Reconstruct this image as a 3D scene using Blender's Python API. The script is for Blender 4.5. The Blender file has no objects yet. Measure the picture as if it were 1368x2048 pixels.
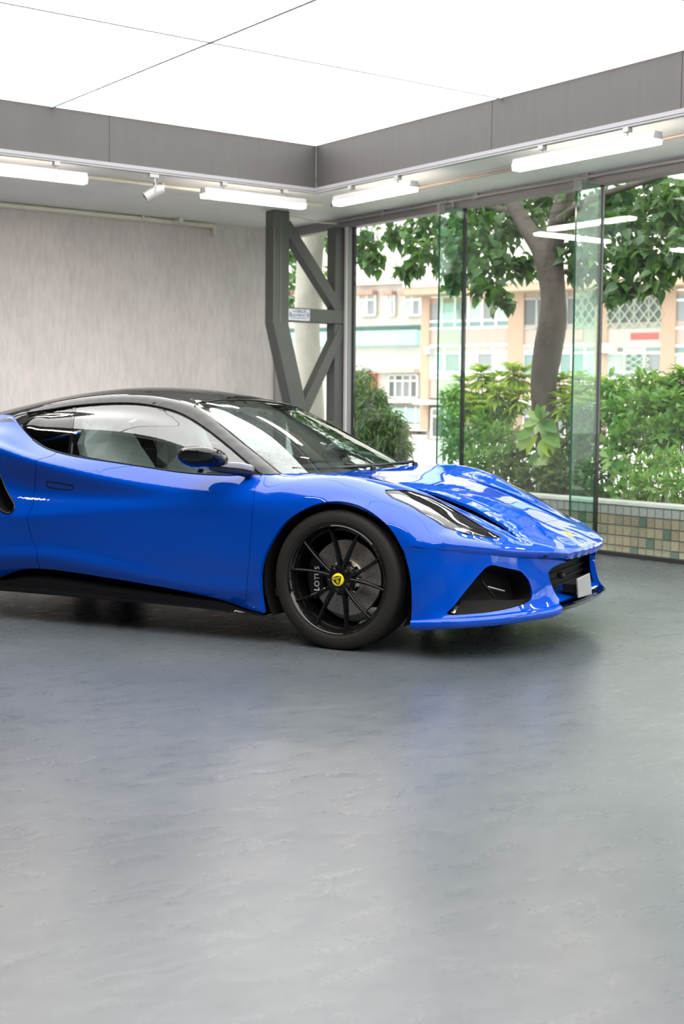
import bpy, bmesh, math, random
import numpy as np
from mathutils import Matrix, Vector
from mathutils.geometry import delaunay_2d_cdt

sc = bpy.context.scene
COL = sc.collection
# ------------------------------------------------------------------ camera
FPX, CX, CY = 2700.0, 684.0, 1024.0            # focal length and centre in pixels of the 1368 x 2048 frame
PITCH, ROLL, THETA = math.radians(4.445), math.radians(0.462), math.radians(36.462)
CAM_H = 1.16
_rt = np.array([1, 0, 0.0]); _fw = np.array([0, math.cos(PITCH), -math.sin(PITCH)]); _up = np.array([0, math.sin(PITCH), math.cos(PITCH)])
_rt, _up = _rt * math.cos(ROLL) + _up * math.sin(ROLL), _up * math.cos(ROLL) - _rt * math.sin(ROLL)
_RM = np.array([[math.cos(THETA), math.sin(THETA), 0], [-math.sin(THETA), math.cos(THETA), 0], [0, 0, 1.0]])
C_RT, C_UP, C_FW = _RM @ _rt, _RM @ _up, _RM @ _fw   # camera axes in the room's axes
CAM = np.array([0, 0, CAM_H])
cam = bpy.data.cameras.new('camera'); camo = bpy.data.objects.new('camera', cam); COL.objects.link(camo)
m = Matrix.Identity(4)
for i in range(3):
    m[i][0], m[i][1], m[i][2], m[i][3] = C_RT[i], C_UP[i], -C_FW[i], CAM[i]
camo.matrix_world = m
cam.sensor_fit = 'HORIZONTAL'; cam.sensor_width = 36.0; cam.lens = FPX / 1368 * 36
cam.clip_end = 500
cam.dof.use_dof = True; cam.dof.focus_distance = 6.3; cam.dof.aperture_fstop = 5.6
sc.camera = camo
# ------------------------------------------------------------------ sky and exposure
sc.view_settings.view_transform = 'Standard'; sc.view_settings.look = 'None'
sc.view_settings.gamma = 1.0; sc.view_settings.use_curve_mapping = False
sc.view_settings.exposure = 0.0
SKY_STRENGTH = 4.2
CEIL_STRENGTH = 5.5
LAMP_STRENGTH = 45.0
wd = bpy.data.worlds.new('overcast_sky'); sc.world = wd; wd.use_nodes = True
bg = wd.node_tree.nodes['Background']; bg.inputs[0].default_value = (1.0, 0.965, 0.93, 1); bg.inputs[1].default_value = SKY_STRENGTH
sun = bpy.data.lights.new('hazy_sun', 'SUN'); sun.energy = 3.0; sun.angle = math.radians(25); sun.color = (1, .95, .87)
suno = bpy.data.objects.new('hazy_sun', sun); COL.objects.link(suno)
suno.rotation_euler = Vector((-0.45, 0.25, 0.85)).to_track_quat('Z', 'Y').to_euler()   # high, from behind the building that holds the showroom

# ------------------------------------------------------------------ pixels to rays (a pixel gives a direction only)
def ray(px, py):
    return C_FW + C_RT * (px - CX) / FPX - C_UP * (py - CY) / FPX
def at(px, py, x=None, y=None, z=None, depth=None):
    d = ray(px, py)
    if x is not None: t = (x - CAM[0]) / d[0]
    elif y is not None: t = (y - CAM[1]) / d[1]
    elif z is not None: t = (z - CAM[2]) / d[2]
    else: t = depth
    return CAM + d * t

# ------------------------------------------------------------------ materials
MATS = {}
def mat(name, col=(.5, .5, .5), rough=.5, metal=0.0, spec=.5, coat=0.0, coat_rough=.03, coat_ior=1.5, emit=None, emit_s=0.0, noise=None, bump=None, wave=None):
    """noise=(scale, amount) mottles the colour; bump=(scale, strength) adds fine relief"""
    if name in MATS: return MATS[name]
    m = bpy.data.materials.new(name); m.use_nodes = True
    nt = m.node_tree; b = nt.nodes['Principled BSDF']
    b.inputs['Base Color'].default_value = (*col, 1); b.inputs['Roughness'].default_value = rough
    b.inputs['Metallic'].default_value = metal; b.inputs['Specular IOR Level'].default_value = spec
    b.inputs['Coat IOR'].default_value = coat_ior
    b.inputs['Coat Weight'].default_value = coat; b.inputs['Coat Roughness'].default_value = coat_rough
    if emit: b.inputs['Emission Color'].default_value = (*emit, 1); b.inputs['Emission Strength'].default_value = emit_s
    if noise or bump: tc = nt.nodes.new('ShaderNodeTexCoord')
    if noise:
        n = nt.nodes.new('ShaderNodeTexNoise'); n.inputs['Scale'].default_value = noise[0]; n.inputs['Detail'].default_value = 6
        mp = nt.nodes.new('ShaderNodeMapping'); mp.inputs['Scale'].default_value = noise[2] if len(noise) > 2 else (1, 1, 1)
        nt.links.new(tc.outputs['Object'], mp.inputs[0]); nt.links.new(mp.outputs[0], n.inputs['Vector'])
        r = nt.nodes.new('ShaderNodeValToRGB'); k = noise[1]
        r.color_ramp.elements[0].position = .3; r.color_ramp.elements[1].position = .7
        r.color_ramp.elements[0].color = (*[c * (1 - k) for c in col], 1); r.color_ramp.elements[1].color = (*[min(1, c * (1 + k)) for c in col], 1)
        nt.links.new(n.outputs['Fac'], r.inputs[0]); nt.links.new(r.outputs[0], b.inputs['Base Color'])
    if bump:
        n2 = nt.nodes.new('ShaderNodeTexNoise'); n2.inputs['Scale'].default_value = bump[0]; n2.inputs['Detail'].default_value = 5
        nt.links.new(tc.outputs['Object'], n2.inputs['Vector'])
        bp = nt.nodes.new('ShaderNodeBump'); bp.inputs['Strength'].default_value = bump[1]; bp.inputs['Distance'].default_value = bump[2] if len(bump) > 2 else .01
        nt.links.new(n2.outputs['Fac'], bp.inputs['Height']); nt.links.new(bp.outputs[0], b.inputs['Normal'])
    MATS[name] = m
    return m
def glass(name, tint, refl=1.0, ior=1.5, rough=0.0):
    """thin pane: tinted see-through mixed with a mirror reflection by Fresnel"""
    if name in MATS: return MATS[name]
    m = bpy.data.materials.new(name); m.use_nodes = True; nt = m.node_tree
    nt.nodes.remove(nt.nodes['Principled BSDF']); out = nt.nodes['Material Output']
    tr = nt.nodes.new('ShaderNodeBsdfTransparent'); tr.inputs[0].default_value = (*tint, 1)
    gl = nt.nodes.new('ShaderNodeBsdfGlossy'); gl.inputs['Roughness'].default_value = rough; gl.inputs[0].default_value = (refl, refl, refl, 1)
    N, L = nt.nodes.new, nt.links.new                      # two-sided Schlick Fresnel from the facing angle
    ge = N('ShaderNodeNewGeometry'); dt = N('ShaderNodeVectorMath'); dt.operation = 'DOT_PRODUCT'; L(ge.outputs['Normal'], dt.inputs[0]); L(ge.outputs['Incoming'], dt.inputs[1])
    def mth(op, a, b=None):
        n = N('ShaderNodeMath'); n.operation = op
        for i, q in enumerate((a, b)):
            if q is None: continue
            if isinstance(q, (int, float)): n.inputs[i].default_value = q
            else: L(q, n.inputs[i])
        return n.outputs[0]
    f0 = ((ior - 1) / (ior + 1)) ** 2
    fr = mth('ADD', mth('MULTIPLY', mth('POWER', mth('SUBTRACT', 1.0, mth('MINIMUM', mth('ABSOLUTE', dt.outputs['Value']), 1.0)), 5.0), 1 - f0), f0)
    mx = nt.nodes.new('ShaderNodeMixShader')
    L(fr, mx.inputs[0]); L(tr.outputs[0], mx.inputs[1]); L(gl.outputs[0], mx.inputs[2])
    nt.links.new(mx.outputs[0], out.inputs[0]); MATS[name] = m
    return m

# ------------------------------------------------------------------ mesh helpers
class MB:
    """collects shapes; build() links them as one mesh object"""
    def __init__(s): s.v = []; s.f = []; s.n = None
    def add(s, vs, fs):
        o = len(s.v); s.v += [tuple(map(float, p)) for p in vs]; s.f += [tuple(i + o for i in f) for f in fs]; return s
    def box(s, a, b):
        (x0, y0, z0), (x1, y1, z1) = a, b
        x0, x1 = sorted((x0, x1)); y0, y1 = sorted((y0, y1)); z0, z1 = sorted((z0, z1))
        return s.add([(x0,y0,z0),(x1,y0,z0),(x1,y1,z0),(x0,y1,z0),(x0,y0,z1),(x1,y0,z1),(x1,y1,z1),(x0,y1,z1)],
                     [(3,2,1,0),(4,5,6,7),(0,1,5,4),(1,2,6,5),(2,3,7,6),(3,0,4,7)])
    def obox(s, c, ax, ay, az, hx, hy, hz):
        """box with its own axes"""
        c, ax, ay, az = [np.array(q, float) for q in (c, ax, ay, az)]
        vs = [c + ax * hx * i + ay * hy * j + az * hz * k for k in (-1, 1) for (i, j) in ((-1,-1),(1,-1),(1,1),(-1,1))]
        fl = np.dot(np.cross(ax, ay), az) > 0
        fs = [(3,2,1,0),(4,5,6,7),(0,1,5,4),(1,2,6,5),(2,3,7,6),(3,0,4,7)]
        return s.add(vs, fs if fl else [f[::-1] for f in fs])
    def bar(s, p, q, w, h, up=(0, 0, 1)):
        p, q = np.array(p, float), np.array(q, float); d = q - p; L = np.linalg.norm(d); d /= L
        u = np.array(up, float); sd = np.cross(d, u); sd /= np.linalg.norm(sd); u = np.cross(sd, d)
        return s.obox((p + q) / 2, d, sd, u, L / 2, w / 2, h / 2)
    def tube(s, pts, r, n=10, cap=True):
        pts = [np.array(p, float) for p in pts]; rr = r if hasattr(r, '__len__') else [r] * len(pts)
        o = len(s.v); prev = None
        for i, p in enumerate(pts):
            d = pts[min(i + 1, len(pts) - 1)] - pts[max(i - 1, 0)]; d = d / (np.linalg.norm(d) + 1e-12)
            if prev is None:
                a = np.cross(d, (0, 0, 1) if abs(d[2]) < .9 else (1, 0, 0))
            else: a = prev - d * np.dot(prev, d)
            a /= np.linalg.norm(a); b = np.cross(d, a); prev = a
            for k in range(n):
                t = 2 * math.pi * k / n; s.v.append(tuple(p + (a * math.cos(t) + b * math.sin(t)) * rr[i]))
        for i in range(len(pts) - 1):
            for k in range(n):
                k2 = (k + 1) % n; s.f.append((o + i*n + k, o + i*n + k2, o + (i+1)*n + k2, o + (i+1)*n + k))
        if cap:
            s.f.append(tuple(o + k for k in range(n))[::-1]); e = o + (len(pts) - 1) * n; s.f.append(tuple(e + k for k in range(n)))
        return s
    def lathe(s, prof, c, axis, n=48, a0=0, a1=2 * math.pi):
        """prof: (radius, along); revolve about axis through c"""
        ax = np.array(axis, float); ax /= np.linalg.norm(ax); c = np.array(c, float)
        u = np.cross(ax, (0, 0, 1) if abs(ax[2]) < .9 else (1, 0, 0)); u /= np.linalg.norm(u); w = np.cross(ax, u)
        full = abs(a1 - a0 - 2 * math.pi) < 1e-6; m_ = n if full else n + 1; o = len(s.v)
        for i in range(m_):
            t = a0 + (a1 - a0) * i / n; dr = u * math.cos(t) + w * math.sin(t)
            for (r, h) in prof: s.v.append(tuple(c + dr * r + ax * h))
        k = len(prof)
        for i in range(n):
            i2 = (i + 1) % m_
            for j in range(k - 1): s.f.append((o + i*k + j, o + i2*k + j, o + i2*k + j + 1, o + i*k + j + 1))
        return s
    def prism(s, poly, d):
        """poly: 3D points in a plane, extruded by the vector d"""
        p = [np.array(q, float) for q in poly]; d = np.array(d, float); n = len(p); o = len(s.v)
        s.v += [tuple(q) for q in p] + [tuple(q + d) for q in p]
        nm = sum((np.cross(p[i], p[(i + 1) % n]) for i in range(n)), np.zeros(3)); fl = np.dot(nm, d) > 0
        fs = [tuple(range(n))[::-1], tuple(range(n, 2 * n))] + [(i, (i + 1) % n, n + (i + 1) % n, n + i) for i in range(n)]
        if not fl: fs = [f[::-1] for f in fs]
        s.f += [tuple(i + o for i in f) for f in fs]; return s
    def grid(s, P):
        """P[i][j] points"""
        o = len(s.v); m_, n = len(P), len(P[0])
        for r in P: s.v += [tuple(map(float, q)) for q in r]
        for i in range(m_ - 1):
            for j in range(n - 1): s.f.append((o + i*n + j, o + i*n + j + 1, o + (i+1)*n + j + 1, o + (i+1)*n + j))
        return s
    def mesh(s, name, smooth=None):
        me = bpy.data.meshes.new(name); me.from_pydata(s.v, [], s.f); me.update()
        if smooth is not None:
            me.polygons.foreach_set('use_smooth', [True] * len(me.polygons))
            if smooth < 3: me.set_sharp_from_angle(angle=smooth)
        if s.n is not None: me.normals_split_custom_set_from_vertices(s.n)
        return me
    def build(s, name, m, parent=None, smooth=None, bevel=None):
        o = bpy.data.objects.new(name, s.mesh(name, smooth)); COL.objects.link(o)
        o.data.materials.append(m)
        if parent is not None: o.parent = parent
        if bevel:
            md = o.modifiers.new('bevel', 'BEVEL'); md.width = bevel; md.segments = 2; md.limit_method = 'ANGLE'
        return o
def tag(o, label=None, cat=None, group=None, kind=None):
    if label: o['label'] = label
    if cat: o['category'] = cat
    if group: o['group'] = group
    if kind: o['kind'] = kind
    return o
def empty(name, loc=(0, 0, 0), rz=0):
    o = bpy.data.objects.new(name, None); COL.objects.link(o); o.location = loc; o.rotation_euler = (0, 0, rz); o.empty_display_size = .1
    return o
def copy_tree(o, parent=None):
    c = o.copy(); COL.objects.link(c); c.parent = parent
    for ch in o.children: copy_tree(ch, c)
    return c
def text_mesh(txt, size, extrude=0.0, bold=0.0, spacing=1.0):
    cu = bpy.data.curves.new('lettering', 'FONT'); cu.body = txt; cu.size = size; cu.extrude = extrude; cu.offset = bold; cu.space_character = spacing
    cu.align_x = 'CENTER'; cu.align_y = 'CENTER'; cu.resolution_u = 3
    o = bpy.data.objects.new('lettering', cu); COL.objects.link(o)
    me = bpy.data.meshes.new_from_object(o.evaluated_get(bpy.context.evaluated_depsgraph_get()))
    bpy.data.objects.remove(o); bpy.data.curves.remove(cu)
    return me
def place_text(name, txt, size, m, origin, ex, ey, parent=None, extrude=.0005, bold=0.0, spacing=1.0):
    """lettering with its line along ex and its height along ey, at origin"""
    me = text_mesh(txt, size, extrude, bold, spacing); me.name = name
    ex, ey = Vector(ex).normalized(), Vector(ey).normalized(); ez = ex.cross(ey)
    M = Matrix(((ex[0], ey[0], ez[0], origin[0]), (ex[1], ey[1], ez[1], origin[1]), (ex[2], ey[2], ez[2], origin[2]), (0, 0, 0, 1)))
    me.transform(M); me.materials.clear(); me.materials.append(m)
    o = bpy.data.objects.new(name, me); COL.objects.link(o)
    if parent is not None: o.parent = parent
    return o
def catmull(pts, n=6, closed=False):
    P = [np.array(p, float) for p in pts]; N = len(P); out = []
    for i in range(N if closed else N - 1):
        p0 = P[(i - 1) % N] if closed or i > 0 else 2 * P[0] - P[1]
        p1, p2 = P[i], P[(i + 1) % N]
        p3 = P[(i + 2) % N] if closed or i + 2 < N else 2 * P[-1] - P[-2]
        for k in range(n):
            t = k / n
            out.append(.5 * (2*p1 + (p2 - p0)*t + (2*p0 - 5*p1 + 4*p2 - p3)*t*t + (3*p1 - p0 - 3*p2 + p3)*t**3))
    if not closed: out.append(P[-1])
    return out
# ================================================================== THE ROOM (x along the plaster wall, y across it, window wall at x = XR)
XR, YL, X0, Y0 = 8.086, 12.05, -6.0, -7.0
ZS, ZC = 3.02, 3.40                    # soffit and luminous ceiling
XE = 1.2
XC, YC = 6.845, 9.68                   # inner edges of the coffer
rnd = random.Random(7)
# floor: worn painted concrete
def floor_mat():
    m = bpy.data.materials.new('painted_concrete'); m.use_nodes = True; nt = m.node_tree; b = nt.nodes['Principled BSDF']
    N, L = nt.nodes.new, nt.links.new
    tc = N('ShaderNodeTexCoord')
    def noise(sc_, det, rough=.5, dist=0, mp=None):
        n = N('ShaderNodeTexNoise'); n.inputs['Scale'].default_value = sc_; n.inputs['Detail'].default_value = det; n.inputs['Roughness'].default_value = rough; n.inputs['Distortion'].default_value = dist
        if mp:
            q = N('ShaderNodeMapping'); q.inputs['Scale'].default_value = mp; q.inputs['Rotation'].default_value = (0, 0, .5); L(tc.outputs['Object'], q.inputs[0]); L(q.outputs[0], n.inputs['Vector'])
        else: L(tc.outputs['Object'], n.inputs['Vector'])
        return n
    n1 = noise(.55, 5, .6, .4); n2 = noise(14, 8, .7)
    r = N('ShaderNodeValToRGB'); r.color_ramp.elements[0].position = .32; r.color_ramp.elements[1].position = .7
    r.color_ramp.elements[0].color = (.046, .057, .067, 1); r.color_ramp.elements[1].color = (.084, .093, .101, 1)
    L(n1.outputs['Fac'], r.inputs[0])
    mx = N('ShaderNodeMixRGB'); mx.blend_type = 'OVERLAY'; mx.inputs[0].default_value = .25
    L(r.outputs[0], mx.inputs[1]); L(n2.outputs['Fac'], mx.inputs[2]); L(mx.outputs[0], b.inputs['Base Color'])
    # scratches and trowel marks
    n3 = noise(6, 7, .6, .35, (1, 2.2, 1)); n4 = noise(60, 3, .5); n5 = noise(.8, 3, .5, .5)
    ad = N('ShaderNodeMath'); ad.operation = 'MULTIPLY_ADD'; ad.inputs[1].default_value = .10; L(n4.outputs['Fac'], ad.inputs[0]); L(n3.outputs['Fac'], ad.inputs[2])
    ad2 = N('ShaderNodeMath'); ad2.operation = 'MULTIPLY_ADD'; ad2.inputs[1].default_value = 1.6; L(n5.outputs['Fac'], ad2.inputs[0]); L(ad.outputs[0], ad2.inputs[2])
    bp = N('ShaderNodeBump'); bp.inputs['Strength'].default_value = .075; bp.inputs['Distance'].default_value = .02
    L(ad2.outputs[0], bp.inputs['Height']); L(bp.outputs[0], b.inputs['Normal'])
    rr = N('ShaderNodeMapRange'); rr.inputs['To Min'].default_value = .20; rr.inputs['To Max'].default_value = .38; L(n3.outputs['Fac'], rr.inputs[0]); L(rr.outputs[0], b.inputs['Roughness'])
    b.inputs['Specular IOR Level'].default_value = .36
    return m
tag(MB().box((X0, Y0, -.06), (XR, YL, 0)).build('floor', floor_mat()), 'worn grey-green painted concrete floor', kind='structure')
# plaster wall with fine vertical streaks
def plaster():
    m = bpy.data.materials.new('streaked_plaster'); m.use_nodes = True; nt = m.node_tree; b = nt.nodes['Principled BSDF']; N, L = nt.nodes.new, nt.links.new
    tc = N('ShaderNodeTexCoord')
    def noise(s, det, mp):
        q = N('ShaderNodeMapping'); q.inputs['Scale'].default_value = mp; n = N('ShaderNodeTexNoise'); n.inputs['Scale'].default_value = s; n.inputs['Detail'].default_value = det; n.inputs['Roughness'].default_value = .65
        L(tc.outputs['Object'], q.inputs[0]); L(q.outputs[0], n.inputs['Vector']); return n
    a = noise(26, 5, (1, 1, .22)); c = noise(1.3, 4, (1, 1, 1)); e = noise(55, 4, (1, 1, .6))
    r = N('ShaderNodeValToRGB'); r.color_ramp.elements[0].position = .30; r.color_ramp.elements[1].position = .60
    r.color_ramp.elements[0].color = (.60, .56, .565, 1); r.color_ramp.elements[1].color = (.70, .66, .665, 1); L(a.outputs['Fac'], r.inputs[0])
    r2 = N('ShaderNodeValToRGB'); r2.color_ramp.elements[0].position = .3; r2.color_ramp.elements[1].position = .7
    r2.color_ramp.elements[0].color = (.86, .86, .87, 1); r2.color_ramp.elements[1].color = (1.0, .99, .98, 1); L(c.outputs['Fac'], r2.inputs[0])
    mx = N('ShaderNodeMixRGB'); mx.blend_type = 'MULTIPLY'; mx.inputs[0].default_value = 1; L(r.outputs[0], mx.inputs[1]); L(r2.outputs[0], mx.inputs[2]); L(mx.outputs[0], b.inputs['Base Color'])
    bp = N('ShaderNodeBump'); bp.inputs['Strength'].default_value = .25; bp.inputs['Distance'].default_value = .005; L(e.outputs['Fac'], bp.inputs['Height']); L(bp.outputs[0], b.inputs['Normal'])
    b.inputs['Roughness'].default_value = .75
    return m
tag(MB().box((X0, YL, 0), (XR - .10, YL + .2, ZC + .1)).build('wall_left', plaster()), 'pale grey plaster wall with fine vertical streaks', kind='structure')
backm = mat('back_wall_paint', (.12, .12, .12), .7)
tag(MB().box((X0 - .2, Y0, 0), (X0, YL + .2, ZC + .1)).build('wall_rear', backm), kind='structure')
tag(MB().box((X0 - .2, Y0 - .2, 0), (XR + .1, Y0, ZC + .1)).build('wall_right', backm), kind='structure')
# soffit around the coffer, above the plaster wall and above the window wall
soff = mat('soffit_paint', (.82, .83, .83), .55, noise=(2.5, .05))
s = MB().box((X0, YC + .02, ZS), (XR, YL, ZS + .05)).box((XC + .02, Y0, ZS), (XR, YC + .02, ZS + .05))
tag(s.build('ceiling', soff), 'pale painted soffit around the light ceiling', kind='structure')
tag(MB().box((X0, Y0, ZS), (XE - .02, YC + .02, ZS + .05)).build('ceiling', mat('dark_ceiling_paint', (.14, .14, .14), .7)), kind='structure')
tag(MB().box((XE - .02, Y0, ZS), (XC + .02, -4.42, ZS + .05)).build('ceiling', mat('dark_ceiling_paint'), ), kind='structure')
# coffer boards: vertical faces between soffit and light ceiling
board = mat('coffer_board', (.052, .048, .047), .6, noise=(3, .06, (6, 6, 1)))
def boards(name, segs):
    e = empty(name); tag(e, kind='structure')
    for a, b in segs: MB().box(a, b).build('coffer_board', board, e)
    return e
jx = [XE, 2.45, 4.876, XC]; jy = [-4.4, -3.05, -1.3, .45, 2.2, 3.96, 5.712, 7.457, YC]
boards('trim_1', [((a + .0025, YC, ZS - .012), (b - .0025, YC + .02, ZC + .02)) for a, b in zip(jx, jx[1:])])
boards('trim_2', [((XC, a + .0025, ZS - .012), (XC + .02, b - .0025, ZC + .02)) for a, b in zip(jy, jy[1:])])
boards('trim_3', [((XE - .02, a + .0025, ZS - .012), (XE, b - .0025, ZC + .02)) for a, b in zip(jy, jy[1:])])
boards('trim_4', [((a, -4.42, ZS - .012), (b, -4.4, ZC + .02)) for a, b in zip(jx, jx[1:])])
dark_gap = mat('dark_gap', (.05, .05, .05), .8)
# luminous stretch ceiling: glowing panels with thin seams
lumi = bpy.data.materials.new('light_membrane'); lumi.use_nodes = True
nt = lumi.node_tree; nt.nodes.remove(nt.nodes['Principled BSDF']); em = nt.nodes.new('ShaderNodeEmission'); em.inputs[0].default_value = (1, .985, .965, 1); em.inputs[1].default_value = CEIL_STRENGTH
nt.links.new(em.outputs[0], nt.nodes['Material Output'].inputs[0])
ce = empty('ceiling', (0, 0, 0)); tag(ce, 'luminous ceiling of backlit white panels', kind='structure')
cx_ = [XE, 4.40, XC - .012]; cy_ = [-4.4, -2.06, .29, 2.64, 5.0, 7.36, YC - .012]
MB().box((XE, -4.4, ZC + .02), (XC, YC, ZC + .06)).build('ceiling_back', mat('membrane_edge', (.10, .11, .12), .6), ce)
for i in range(len(cx_) - 1):
    for j in range(len(cy_) - 1):
        MB().box((cx_[i] + .006, cy_[j] + .006, ZC), (cx_[i+1] - .006, cy_[j+1] - .006, ZC + .015)).build('light_panel', lumi, ce)
seam = mat('seam_profile', (.52, .56, .60), .6)
for x in cx_[1:-1]: MB().box((x - .010, -4.4, ZC - .006), (x + .010, YC, ZC)).build('seam_strip', seam, ce)
for y in cy_[1:-1]: MB().box((XE, y - .010, ZC - .006), (XC, y + .010, ZC - .0005)).build('seam_strip', seam, ce)
# ---------------------------------------------------------------- window wall
pane_m = glass('window_glass', (.93, .965, .95), 1.0, 1.5)
fin_m = glass('fin_glass', (.80, .94, .88), 1.0, 1.5)
edge_m = mat('glass_edge', (.005, .06, .035), .15)
seal = mat('black_seal', (.012, .012, .013), .5)
rail_m = mat('grey_rail', (.27, .26, .265), .5)
win = empty('window_1', (XR, 0, 0)); tag(win, 'full-height glass window wall with glass fins', kind='structure')
def wloc(a): return (a[0] - XR, a[1], a[2])
def wbox(n, a, b, m_): return MB().box(wloc(a), wloc(b)).build(n, m_, win)
joints = [9.142 + 1.632 * k for k in range(-9, 2)]
ys = [Y0] + [j for j in joints if j > Y0 + .2] + [YL]
for a, b in zip(ys, ys[1:]):
    wbox('window_pane', (XR, a + .012, .03), (XR + .012, b - .012, 2.93), pane_m)
for j in joints:
    if j < Y0 + .2: continue
    wbox('joint', (XR - .014, j - .011, .02), (XR + .02, j + .011, 2.93), seal)
    if j < 10.5:
        f = wbox('glass_fin', (XR - .288, j - .008, .03), (XR - .016, j + .008, 2.925), fin_m)
        wbox('fin_edge', (XR - .293, j - .0085, .03), (XR - .288, j + .0085, 2.925), edge_m)
        wbox('fin_bracket', (XR - .31, j - .018, 2.85), (XR - .25, j + .018, 2.935), rail_m)
wbox('top_rail', (XR - .05, Y0, 2.925), (XR + .06, YL, ZS), rail_m)
wbox('bottom_rail', (XR - .03, Y0, 0), (XR + .04, YL, .03), seal)
wbox('end_jamb', (XR - .1, YL - .02, 0), (XR + .05, YL + .1, ZS), rail_m)
# ---------------------------------------------------------------- pipes and conduits under the soffit
cream = mat('cream_pipe', (.72, .70, .60), .45)
def pipe(name, label, pts, r, m_, clips=(), drops=()):
    e = empty(name); tag(e, label, 'pipe')
    MB().tube(pts, r, 10).build('pipe_run', m_, e, smooth=.9)
    for c in clips: MB().box((c[0] - .012, c[1] - .03, c[2] - r - .006), (c[0] + .012, c[1] + .03, ZS - .0015)).build('clip', m_, e)
    for d in drops: MB().tube(d, r * .95, 10).build('elbow', m_, e, smooth=.9)
    return e
zp = ZS - .022
pipe('water_pipe', 'cream pipe running along the top of the plaster wall', [(X0 + .1, YL - .035, ZS - .03), (7.18, YL - .035, ZS - .03), (7.22, YL - .035, ZS - .04), (7.23, YL - .035, ZS - .13)], .026, cream,
     clips=[(x, YL - .04, ZS - .02) for x in (-3, 0, 3, 4.6, 6.4)], drops=[[(6.75, YL - .035, ZS - .03), (6.75, YL - .20, ZS - .03)]])
pipe('conduit', 'thin cream conduit under the soffit beside the spotlight', [(X0 + .1, 10.13, zp), (5.9, 10.17, zp), (7.3, 10.22, zp)], .016, cream, clips=[(x, 10.16, zp) for x in (2.5, 4.3, 5.6, 6.8)])
pipe('conduit', 'thin brown conduit under the soffit above the window lamps', [(7.35, 10.15, zp), (7.33, 8, zp), (7.30, 5, zp), (7.28, Y0 + .1, zp)], .013, mat('tan_pipe', (.48, .40, .33), .5), clips=[(7.33, y, zp) for y in (8.9, 7.1, 5.3, 2, -2)])
pipe('conduit', 'grey conduit clipped along the top of the glass wall', [(XR - .09, 10.95, ZS - .03), (XR - .095, 8, ZS - .03), (XR - .09, 5, ZS - .03), (XR - .09, Y0 + .1, ZS - .03)], .013, mat('grey_pipe', (.33, .33, .33), .5), clips=[(XR - .092, y, ZS - .03) for y in (10.2, 8.9, 7.6, 6.3, 5, 2, -2)],
     drops=[[(XR - .09, y, ZS - .03), (XR - .09, y, ZS - .10)] for y in (9.2, 7.6)])
pipe('conduit', 'sagging white cable between the truss and the window rail', catmull([(7.36, 10.95, ZS - .03), (7.55, 10.98, ZS - .02), (7.8, 11.0, ZS - .045), (XR - .09, 10.95, ZS - .05)], 5), .009, cream)
# ---------------------------------------------------------------- steel truss column
steel = mat('grey_green_steel', (.075, .080, .077), .42, noise=(4, .08))
steel_l = mat('pale_steel', (.62, .63, .64), .35)
tr = empty('truss_column', (7.6, 10.9, 0)); tag(tr, 'grey steel truss column in the corner by the glass wall', 'column')
def tb(name, p, q, w, h, m_=steel):
    o = np.array((7.6, 10.9, 0)); return MB().bar(np.array(p) - o, np.array(q) - o, h, w, up=(1, 0, .001)).build(name, m_, tr, bevel=.008)
Yt = 10.9
def leg(name, pts, half, depth):
    """box column bent in the truss plane: outline extruded through the depth"""
    L = [(x - half, Yt - depth / 2, z) for x, z in pts] + [(x + half, Yt - depth / 2, z) for x, z in pts[::-1]]
    o = np.array((7.6, 10.9, 0)); return MB().prism([np.array(q) - o for q in L], (0, depth, 0)).build(name, steel, tr, bevel=.012)
leg('bent_leg', [(7.26, ZS), (7.257, 1.95), (7.50, 1.06), (7.60, .65), (7.62, 0)], .092, .15)
tb('upper_brace', (7.33, Yt, 2.90), (7.99, Yt, 2.10), .115, .11)
tb('cross_beam', (7.34, Yt, 2.045), (8.03, Yt, 2.045), .135, .13)
tb('lower_brace', (8.02, Yt, 1.96), (7.52, Yt, 1.06), .10, .118)
tb('straight_leg', (7.985, Yt + .02, 0), (7.985, Yt + .02, 2.925), .15, .14)
for a_, b_, m_, n_ in (((8.030, 10.785), (8.080, 10.94), mat('mid_steel', (.26, .27, .275), .4), 'end_mullion'), ((8.012, 10.80), (8.030, 10.835), steel_l, 'mullion_strip')): wbox(n_, (*a_, .03), (*b_, 2.925), m_)
tb('base_panel', (7.62, Yt, .5), (8.0, Yt, .5), 1.05, .126)
MB().box((7.245 - 7.6, -.0785, 1.96), (7.253 - 7.6, -.0755, 2.95)).build('weld_line', mat('worn_steel', (.17, .175, .17), .4), tr)
# Wi-Fi sticker on the cross beam
st = empty('sticker', (7.47, Yt - .0675, 2.045)); tag(st, 'small white and blue wi-fi hotspot sticker on the truss beam', 'sticker')
ink = mat('sticker_blue', (.10, .14, .24), .5)
MB().box((-.125, -.002, -.055), (.125, 0, .055)).build('sticker_sheet', mat('sticker_white', (.62, .64, .72), .4), st)
place_text('lettering', 'FREE', .030, ink, (-.045, -.0025, .030), (1, 0, 0), (0, 0, 1), st)
place_text('lettering', 'Wi-Fi', .046, ink, (.030, -.0025, .030), (1, 0, 0), (0, 0, 1), st, bold=.001)
place_text('lettering', 'HOTSPOT', .036, ink, (-.006, -.0025, -.008), (1, 0, 0), (0, 0, 1), st, bold=.001)
for sx in (-1, 1):
    for k, r_ in enumerate((.012, .022, .032)):
        arc = [(sx * (.082 + r_ * math.cos(a)), -.0026, r_ * math.sin(a)) for a in np.linspace(-1.0, 1.0, 9)]
        MB().tube(arc, .0028, 4).build('wave_mark', ink, st)
MB().tube([(-.10, -.0026, -.032), (.09, -.0026, -.032)], .003, 4).build('small_print', ink, st)
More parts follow.
